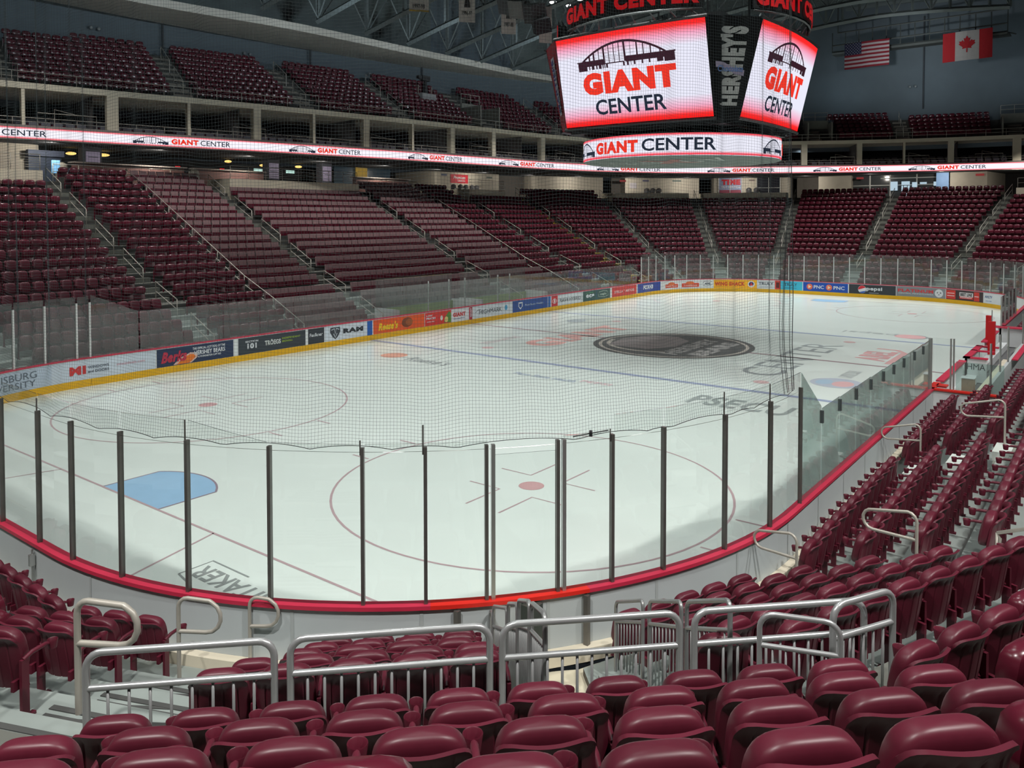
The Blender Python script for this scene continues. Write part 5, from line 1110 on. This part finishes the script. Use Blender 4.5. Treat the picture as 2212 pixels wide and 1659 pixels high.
# ================= NET =================
def catmull1(x): return x
NET = thing('protective_net', 'fine dark safety net hanging above the near curved glass', 'net', B(2, 8, 6))
hooks = [-9, -7.0, -5, -3.3, -1.7, -.1, 1.25, 2.4, 3.55, 4.8, 5.9, 6.75, 8.45, 9.6, 10.05, 11.35, 12.0, 13.3, 14.0]
def zbot(s):
    for a, b in zip(hooks[:-1], hooks[1:]):
        if a <= s <= b: f = (s-a)/(b-a); return 3.16+.055*min(1.5, b-a)*4*f*(1-f)*.9
    return 3.16
def netp(s, z):
    """curtain of netting just inside the glass; soft folds"""
    h = (z-3.16); sw = .05*sin(s*5.1+.3*z)+.03*sin(s*11.3-.5*z)
    return near(s, .04-.10*min(1, h/1.0)+sw*min(1, h/1.5))
E_NET = 13.62; NS0, NTOP, CELL, RW = -8.8, 11.5, .046, .0015
m = MB(); s = NS0
while s <= E_NET:
    z0 = zbot(s); zs = np.concatenate([[z0], np.arange(z0+.25, NTOP, .5)])
    pts = []; 
    for z in zs:
        p = netp(s, z); pts.append(B(p[0], p[1], z))
    m.tube(pts, RW, 3, caps=False); s += CELL
z = 3.20; SS = np.arange(NS0, E_NET+.01, .115)
while z < NTOP:
    run = []
    for s in SS:
        zz = z+.02*sin(s*3.3+z*.8)+.012*sin(s*7+z)
        if zz < zbot(s): 
            if len(run) > 1: m.tube(run, RW, 3, caps=False)
            run = []; continue
        p = netp(s, zz); run.append(B(p[0], p[1], zz))
    if len(run) > 1: m.tube(run, RW, 3, caps=False)
    z += CELL
m.build('netting', M_net, NET)
m = MB(); pts = []
for s in np.arange(NS0, E_NET+.01, .1): z = zbot(s); p = netp(s, z); pts.append(B(p[0], p[1], z))
m.tube(pts, .005, 5); m.build('edge_cord', M_black, NET)
m = MB(); m.tube([B(*near(s, .05), 3.13) for s in np.arange(NS0, 13.9, .2)], .003, 5); m.build('tension_wire', M_steel, NET)
for ds in (0, .09, .26, .33, .48):
    m = MB(); m.tube([B(*netp(E_NET-ds, z), z) for z in np.arange(3.2, 6.2 if ds else NTOP, .4)], .005 if ds else .006, 4); m.build('gathered_cord', M_black, NET)
m = MB(); a, b = near(8.4, .02), near(8.95, .02); pa, pb = np.array(B(*a, 3.2)), np.array(B(*b, 3.24)); m.tube([pa, pb], .008, 6); c_ = (pa+pb)/2; m.obox(c_, (.05, .03, 0), (-.01, .02, 0), (0, 0, .03)); o = m.build('ratchet_strap', M_black); tag(o, 'black ratchet strap with hooks stretched between two glass posts', 'ratchet strap')
# ================= HANGING SCOREBOARD =================
U0 = 31.2
SB = thing('hanging_scoreboard', 'giant hanging video scoreboard with red edged white screens and a round lower ring', 'scoreboard', B(U0, 0, 12))
BOT, TOP, RB, RT, HW = 10.55, 14.52, 4.55, 5.5, 3.72
def face(ang, x, z, out=0.0, bulge=.22):
    """point on the screen facing direction ang; x across (to the right as seen), z height"""
    f = (z-BOT)/(TOP-BOT); r = RB+(RT-RB)*f+out+bulge*(1-(x/HW)**2); a = radians(ang); n = (cos(a), sin(a)); t = (-n[1], n[0])   # viewer in front: right hand
    return B(U0+n[0]*r-t[0]*x*1, n[1]*r-t[1]*x*1, z)
GLOW = [(0, (1, .01, .01)), (.045, (1, .03, .03)), (.13, (.95, .45, .62)), (.24, (.86, .86, 1.0)), (.76, (.86, .86, 1.0)), (.87, (.95, .42, .6)), (.955, (1, .03, .03)), (1, (1, .02, .02))]
M_screen = ramp_emat('screen_glow', GLOW, .98)
def fx(ang, out): return lambda x, z: face(ang, x, z, out)
# in the (u, v) frame, v is mirrored in Blender, so x is flipped to keep lettering readable
def scr(ang):
    m = MB(); X = np.linspace(-HW, HW, 9); Z = np.linspace(BOT, TOP, 2); m.grid(lambda x, z: face(ang, x, z), X, Z); sc = m.build('video_screen', M_screen, SB, label='glowing white screen with red top and bottom edges')
    g = fx(ang, .03)
    m = MB(); arena_icon(m, g, -2.55, 2.3, 12.95, 14.12); m.build('lit_picture', E_BRN, sc)
    m = MB(); put_text(m, 'GIANT', lambda x, z: face(ang, x, z, .04), -2.4, 2.3, 11.88, 12.86, .075); m.build('lit_letters', E_RED, sc)
    m = MB(); put_text(m, 'CENTER', lambda x, z: face(ang, x, z, .04), -1.85, 1.72, 10.98, 11.66, .02); m.build('lit_letters', E_INK, sc)
    m = MB(); m.add([face(ang, x, z, -.05) for x, z in ((-HW-.08, BOT-.06), (HW+.08, BOT-.06), (HW+.08, TOP+.06), (-HW-.08, TOP+.06))], [(0, 1, 2, 3)]); 
    for a, b in (((-HW-.1, BOT-.08), (HW+.1, BOT-.08)), ((-HW-.1, TOP+.08), (HW+.1, TOP+.08))): m.tube([face(ang, a[0]+(b[0]-a[0])*i/6, a[1], .0) for i in range(7)], .07, 4)
    m.build('screen_housing', M_black, SB)
for ang in (180, 90, 0, 270): scr(ang)
def corner_pt(ang, f, z, out=0.):
    """corner panel between two screens; f 0..1 left to right as seen"""
    a = face(ang+45, HW, z, out, .0); b = face(ang-45, -HW, z, out, .0); return tuple(a[i]+(b[i]-a[i])*f for i in range(3))
M_cpan = mat('corner_black', (.008, .008, .009), .8, spec=.1)
for ang, c_, lab in ((135, M_cpan, 'black corner panel with upright pale capitals'), (225, mat('corner_red', lin(140, 35, 45), .5), 'red corner panel'), (45, M_black, None), (315, M_black, None)):
    m = MB(); m.grid(lambda f, z: corner_pt(ang, f, z), [0, 1], [BOT-.1, TOP+.1]); o = m.build('corner_panel', c_, SB, label=lab)
    nv = (cos(radians(ang)), sin(radians(ang)))
    def ct(x, y, ang=ang, nv=nv, k=.05):     # lettering runs bottom to top
        p = corner_pt(ang, y, BOT+(TOP-BOT)*x); return (p[0]+nv[0]*k, p[1]-nv[1]*k, p[2])
    if ang == 135:
        m = MB(); put_text(m, "HERSHEY'S", lambda x, y: ct(x, 1-y), .11, .92, .22, .74, .07); m.build('lettering', mat('letter_silver', (.42, .43, .42), .5), o)
        m = MB(); put_text(m, 'PARK  ARENA', lambda x, y: ct(y, x), .22, .48, .115, .135, .02); m.build('lettering', mat('letter_silver', (.42, .43, .42), .5), o)
        m = MB(); f_ = lambda x, y: ct(y, x, k=.09); flat_poly(m, [(.13, .50), (.13, .56), (.30, .555), (.50, .51), (.62, .485), (.82, .475), (.82, .415), (.6, .43), (.45, .47), (.3, .50)], f_); m.build('small_logo', mat('logo_pale', (.35, .30, .42), .5), o)
        m = MB(); put_text(m, 'Chocolate', lambda x, y: ct(y, x, k=.11), .17, .78, .455, .52, .02, .1); m.build('lettering', mat('logo_blue', (.12, .22, .5), .5), o)
    if ang == 225:
        m = MB(); f_ = lambda x, y: ct(x, 1-y); flat_rect(m, .17, .86, .32, .62, f_); m.build('label_strip', mat('label_pale', (.5, .52, .58), .5), o)
        m = MB(); put_text(m, "MARTIN'S", lambda x, y: ct(x, 1-y, k=.08), .2, .83, .34, .6, .04); m.build('lettering', mat('logo_navy', (.03, .05, .2), .5), o)
m = MB(); m.box(U0-3.9, U0+3.9, -3.9, 3.9, 10.3, 10.5); 
for a in range(0, 360, 30): m.tube([B(U0+3.2*cos(radians(a)), 3.2*sin(radians(a)), 9.9), B(U0+3.2*cos(radians(a+12)), 3.2*sin(radians(a+12)), 10.6)], .06, 4)
m.build('inner_frame', M_black, SB)
m = MB(); m.box(U0-3.6, U0+3.6, -3.6, 3.6, 10.5, 15.2); m.build('scoreboard_core', mat('core_dark', (.02, .022, .024), .8), SB)
RR = 4.78
def ringf(x, z, out=.0): a = radians(150)-x/RR; return B(U0+(RR+out)*cos(a), (RR+out)*sin(a), z)
m = MB(); m.grid(lambda x, z: ringf(x, z), np.linspace(0, 2*pi*RR, 73), [9.02, 9.98]); m.build('ring_display', ramp_emat('ring_glow', [(0, (1, .03, .05)), (.06, (1, .1, .15)), (.17, (.88, .88, 1)), (.86, (.88, .88, 1)), (.95, (1, .15, .2)), (1, (1, .03, .05))], .98), SB, label='round glowing ring display')
for k in range(-1, 2):
    o0 = k*10.7-1.05
    m = MB(); put_text(m, 'GIANT', lambda x, z: ringf(x, z, .04), o0-3.75, o0-1.2, 9.2, 9.76, .06); m.build('lit_letters', E_RED, SB)
    m = MB(); put_text(m, 'CENTER', lambda x, z: ringf(x, z, .04), o0-1.02, o0+2.25, 9.22, 9.78, .02); arena_icon(m, lambda x, z: ringf(x, z, .04), o0-5.9, o0-3.9, 9.12, 9.85); m.build('lit_letters', E_INK, SB)
m = MB(); n_ = 48; m.add([B(U0+RR*cos(2*pi*i/n_), RR*sin(2*pi*i/n_), 9.0) for i in range(n_)], [tuple(range(n_))]); m.add([B(U0+RR*cos(2*pi*i/n_), RR*sin(2*pi*i/n_), 10.0) for i in range(n_)], [tuple(range(n_))]); m.build('ring_underside', mat('underside_green', (.16, .20, .17), .6), SB)
m = MB(); put_text(m, 'HERSHEY', lambda x, y: B(U0-1.2+y, x, 8.985), -3.4, -.3, -1, 1, .0); put_text(m, 'PA', lambda x, y: B(U0-1+y, x, 8.985), .6, 3, -1.3, 1.0, .0); m.build('lettering', mat('under_white', (.5, .55, .5), .6), SB)
m = MB(); put_text(m, 'X', lambda x, y: B(U0-1+y, x, 8.982), -1.3, 1.2, -1.2, 1.2, .05); m.build('lettering', mat('under_red', (.4, .16, .13), .6), SB)
# curved name signs on top
for ang in (180, 90, 0, 270):
    Rs = 6.75
    def sg(x, z, out=0., ang=ang): a = radians(ang)-x/Rs; return B(U0+(Rs+out-.7)*cos(a), (Rs+out-.7)*sin(a), z)
    m = MB(); m.grid(lambda x, z: sg(x, z), np.linspace(-4.1, 4.1, 13), [15.12, 16.15]); m.grid(lambda x, z: sg(x, z, -.2), np.linspace(-4.1, 4.1, 13), [15.12, 16.15]); o = m.build('name_sign', mat('sign_back', (.012, .014, .016), .6), SB)
    m = MB(); put_text(m, 'GIANT CENTER', lambda x, z: sg(x, z, .06), -3.95, 3.85, 15.25, 16.0, .06); m.build('lettering', mat('sign_red', lin(190, 22, 30), .5, emit=(.8, .01, .015), es=.32), o, label='red raised capitals')
    m = MB()
    for x in np.linspace(-3.4, 3.4, 8): m.tube([sg(x, 15.1, -.2), face(ang, x, TOP+.1, -.4)], .035, 4)
    m.tube([sg(x, 15.05, -.05) for x in np.linspace(-4.0, 4.0, 9)], .05, 4); m.build('sign_frame', mat('frame_grey', (.2, .22, .22), .5), SB)
m = MB()
for x in (-2.5, 2.5):
    for y in (-2.5, 2.5): m.tube([B(U0+x, y, 15.2), B(U0+x, y, 27)], .05, 5)
m.build('hanging_cable', M_black, SB)
# ================= FLAGS, BANNERS, ROOF THINGS =================
def cloth(c, w, h, nx, nz, seed):
    """slightly rippled cloth hanging in the v-z plane at u = c[0]"""
    return lambda x, z: B(c[0]+.05*sin(x*2.1+seed)*(1+.3*z/h)+.02*sin(x*5+z), c[1]+x, c[2]+z+.016*x)
th = thing('american_flag', 'striped flag with starred blue canton hanging before the grey upper wall', 'flag', B(74, -1.8, 21.3)); f = cloth((74, -3.72, 20.22), 3.9, 2.42, 1, 1, 0); W_, H_ = 3.9, 2.4
for k, (c_, nm) in enumerate(((lin(120, 20, 38), 'red_stripes'), (lin(165, 160, 165), 'white_stripes'))):
    m = MB()
    for i in range(13):
        if i % 2 == k: flat_rect(m, 0 if i < 7 else (1.5 if i < 13 else 0), W_, H_*i/13, H_*(i+1)/13, f, 10)
    m.build(nm, mat('flag_'+nm, c_, .8), th)
m = MB(); flat_rect(m, 0, 1.5, H_*7/13-.0, H_, f, 4); m.build('canton', mat('flag_navy', lin(28, 34, 66), .8), th, label='navy canton with stars')
m = MB()
for r in range(9):
    for q in range(6 if r % 2 == 0 else 5):
        x, z = .14+q*.25+(0 if r % 2 == 0 else .125), H_*7/13+.08+r*.137; p = [(x+.05*(1 if i % 2 == 0 else .42)*sin(i*pi/5), z+.05*(1 if i % 2 == 0 else .42)*cos(i*pi/5)) for i in range(10)]; m.add([tuple(np.array(f(a, b))-[.03, 0, 0]) for a, b in p], [tuple(range(10))])
m.build('stars', mat('flag_star', lin(180, 180, 185), .8), th)
th = thing('maple_leaf_flag', 'red and white maple leaf flag hanging before the grey upper wall', 'flag', B(74, 6.4, 21.1)); f = cloth((74, 4.55, 19.9), 3.8, 2.55, 1, 1, 1.4); W_, H_ = 3.8, 2.52
m = MB(); flat_rect(m, 0, .98, 0, H_, f, 3); flat_rect(m, 2.8, W_, 0, H_, f, 3); m.build('red_bars', mat('flag_red', lin(165, 22, 34), .8), th)
m = MB(); flat_rect(m, .98, 2.8, 0, H_, f, 6); m.build('white_field', mat('flag_field', lin(165, 165, 165), .8), th)
leaf = [(0, 1), (.18, .68), (.36, .76), (.27, .32), (.52, .56), (.6, .42), (.88, .46), (.78, .24), (.92, .14), (.46, -.22), (.52, -.4), (.05, -.34), (.07, -.8)]; leaf = leaf+[(-x, y) for x, y in leaf[::-1][:-1]]
m = MB(); m.add([tuple(np.array(f(1.89+.7*x, 1.3+.8*y))-[.04, 0, 0]) for x, y in leaf], [tuple(range(len(leaf)))]); m.build('maple_leaf', mat('flag_red', lin(165, 22, 34), .8), th)
th = thing('flag_catwalk', 'dark steel catwalk hung behind the two flags', 'catwalk', B(76.3, 2, 22.5))
m = MB()
for a, b in (((76, -5.4, 22.3), (76, 9.2, 22.3)), ((77.2, -5.4, 22.3), (77.2, 9.2, 22.3)), ((76, -4.9, 24.2), (76, 9.2, 24.35)), ((76, -5.4, 23.0), (76, 9.2, 23.1))): m.tube([B(*a), B(*b)], .07 if a[2] > 22.5 else .16, 4)
m.build('catwalk_rail', mat('catwalk_paint', (.10, .12, .12), .6), th)
m = MB()
for v in np.arange(-5.4, 9.3, 1.22): m.tube([B(76, v, 22.3), B(76, v, 24.25)], .045, 4); m.tube([B(76, v, 22.3), B(77.2, v+.5, 22.3)], .06, 4)
m.tube([B(76, -4.9, 24.2), B(76, -4.9, 27)], .06, 4); m.tube([B(76, 9.2, 24.3), B(76, 9.2, 27)], .06, 4); m.build('catwalk_post', mat('catwalk_paint', (.10, .12, .12), .6), th)
m = MB(); m.box(76, 77.2, -9.4, 5.4, 22.12, 22.2); m.build('catwalk_deck', mat('catwalk_deck', (.05, .06, .06), .8), th)
BN = [(34, -21.5, -20.25, 20.4, 22.4, 'yellow edged white pennant banner nearest the pale soffit', (.62, .60, .56), '1997-98', 1), (34, -17.0, -16.0, 19.0, 21.3, 'white banner with a dark emblem, hanging lowest past the yellow edged one', (.66, .66, .64), '1996-97', 0), (34, -13.5, -12.65, 17.75, 20.0, 'white banner with a dark emblem beneath the loudspeakers', (.66, .66, .64), '1987-88', 0), (34, -10.6, -9.9, 16.8, 19.0, 'white banner closest to the hanging scoreboard', (.66, .66, .64), '', 0)]
for u, v0, v1, z0, z1, lab, c_, tx, ye in BN:
    th = thing('hanging_banner', lab, 'banner', B(u, (v0+v1)/2, z0)); w_ = v1-v0
    f = lambda x, z, u=u, v0=v0, w_=w_: B(u+.04*sin(x*5)+x*.5, v0+x, z-.12*x)
    m = MB(); flat_rect(m, 0, w_, z0, z1, f, 5); m.build('banner_cloth', mat('banner_cloth_white', c_, .8), th)
    m = MB(); g = lambda x, z: tuple(np.array(f(x, z))+[-.03, -.02, 0])
    if ye: flat_rect(m, 0, w_, z0, z0+.1, g, 3); m.build('banner_hem', mat('banner_gold', (.5, .34, .05), .7), th); m = MB()
    else: flat_poly(m, [(w_*.3, z0+.95), (w_*.7, z0+.95), (w_*.6, z0+1.6), (w_*.5, z0+2.1), (w_*.38, z0+1.6)], g)
    if tx: put_text(m, tx, g, w_*.18, w_*.82, z0+(.22 if ye else .45), z0+(.5 if ye else .72), .02)
    m.build('banner_print', mat('banner_ink', (.05, .05, .05), .7), th)
th = thing('speaker_cluster', 'cluster of dark and grey loudspeakers hung beside the scoreboard', 'loudspeakers', B(33, -11, 18.8))
for v, z, a, s_, c_ in ((-12.2, 19.0, .4, (.9, .8), 0), (-11.3, 18.7, .1, (.9, .9), 1), (-10.2, 18.3, -.3, (.8, .95), 0), (-12.9, 19.8, .5, (.6, .5), 1), (-9.7, 17.5, -.5, (.45, .7), 2)):
    m = MB(); m.obox(B(33, v, z), (.5*cos(a), .5*sin(a), .15), (-.55*sin(a)*s_[0], .55*cos(a)*s_[0], .1), (-.12, 0, .55*s_[1])); m.build('speaker_box', mat(('speaker_grey', 'speaker_pale', 'speaker_dark')[c_], ((.10, .105, .11), (.26, .27, .26), (.03, .03, .035))[c_], .6), th)
m = MB()
for v in (-12.6, -11.2, -9.9): m.tube([B(33, v, 19.2), B(33.2, v, 24)], .04, 4)
m.tube([B(33, -13.2, 20.3), B(33, -9.4, 19.7)], .06, 4); m.build('hanging_frame', M_black, th)
th = thing('roof_duct', 'long grey air duct under the roof deck', 'air duct', B(44, -18, 25)); m = MB(); m.tube([B(20, -15, 25.3), B(68, -19, 25.3)], .8, 16); m.build('duct_pipe', mat('duct_metal', (.16, .18, .175), .5, metal=.4), th, smooth=60)
for j, (u, v, z) in enumerate(((49.3, -20.1, 24), (51, -19.6, 24), (51.7, -18.6, 24), (50.2, -18, 24.1), (48.6, -18.6, 24.6))):
    th = thing('arena_lamp', 'bright round ceiling lamp in the cluster by the scoreboard, %s of five' % ordn(j), 'ceiling lamp', B(u, v, z), 'ceiling lamp cluster'); m = MB(); m.tube([B(u, v, z+.02), B(u, v, z+.45)], [.36, .2], 14); m.build('lamp_housing', M_black, th); m = MB(); superq(m, B(u, v, z), .30, .30, .12, 1, 1, 14, 6); m.build('lamp_lens', M_lamp, th, smooth=True)
# camera platform in the upper rows
th = thing('camera_platform', 'white fronted camera stand with a broadcast camera in the upper rows', 'camera platform', B(*deck(31.6, 4), 15)); p = deck(30.9, 3.6)
m = MB(); m.box(p[0]-.8, p[0]+.8, -p[1]-.5, -p[1]+.5, 15.4, 16.5); m.build('platform_box', mat('stand_white', (.34, .34, .34), .6), th)
m = MB(); m.box(p[0]-.45, p[0]+.45, -p[1]-.2, -p[1]+.2, 17.6, 18.0); m.box(p[0]-.9, p[0]-.4, -p[1]-.15, -p[1]+.15, 17.7, 17.95); m.tube([B(p[0], p[1], 16.5), B(p[0], p[1], 17.6)], [.3, .12], 8); m.build('broadcast_camera', M_black, th)
m = MB()
for x in (-.8, .8): m.tube([B(p[0]+x, p[1], 16.5), B(p[0]+x, p[1], 17.2)], .03, 5)
m.build('guard_rail', M_pipe, th)
for j, (u, v, z) in enumerate(((19.6, -35.9, 18.6), (30.3, -34.9, 18.55), (41.2, -33.2, 18.4), (81.9, 0.7, 19.2))):
    th = thing('emergency_light', 'small twin headed emergency lamp on the grey upper wall, %s along it' % ordn(j), 'emergency light', B(u, v, z), 'twin emergency lamps'); m = MB()
    for x in (-.25, .25):
        if u < 60: superq(m, B(u+x, v+.15, z), .13, .1, .13, 1, 1, 10, 6)
        else: superq(m, B(u-.2, v+x, z), .1, .13, .13, 1, 1, 10, 6)
    m.build('lamp_head', mat('emergency_grey', (.22, .25, .26), .4), th, smooth=True)
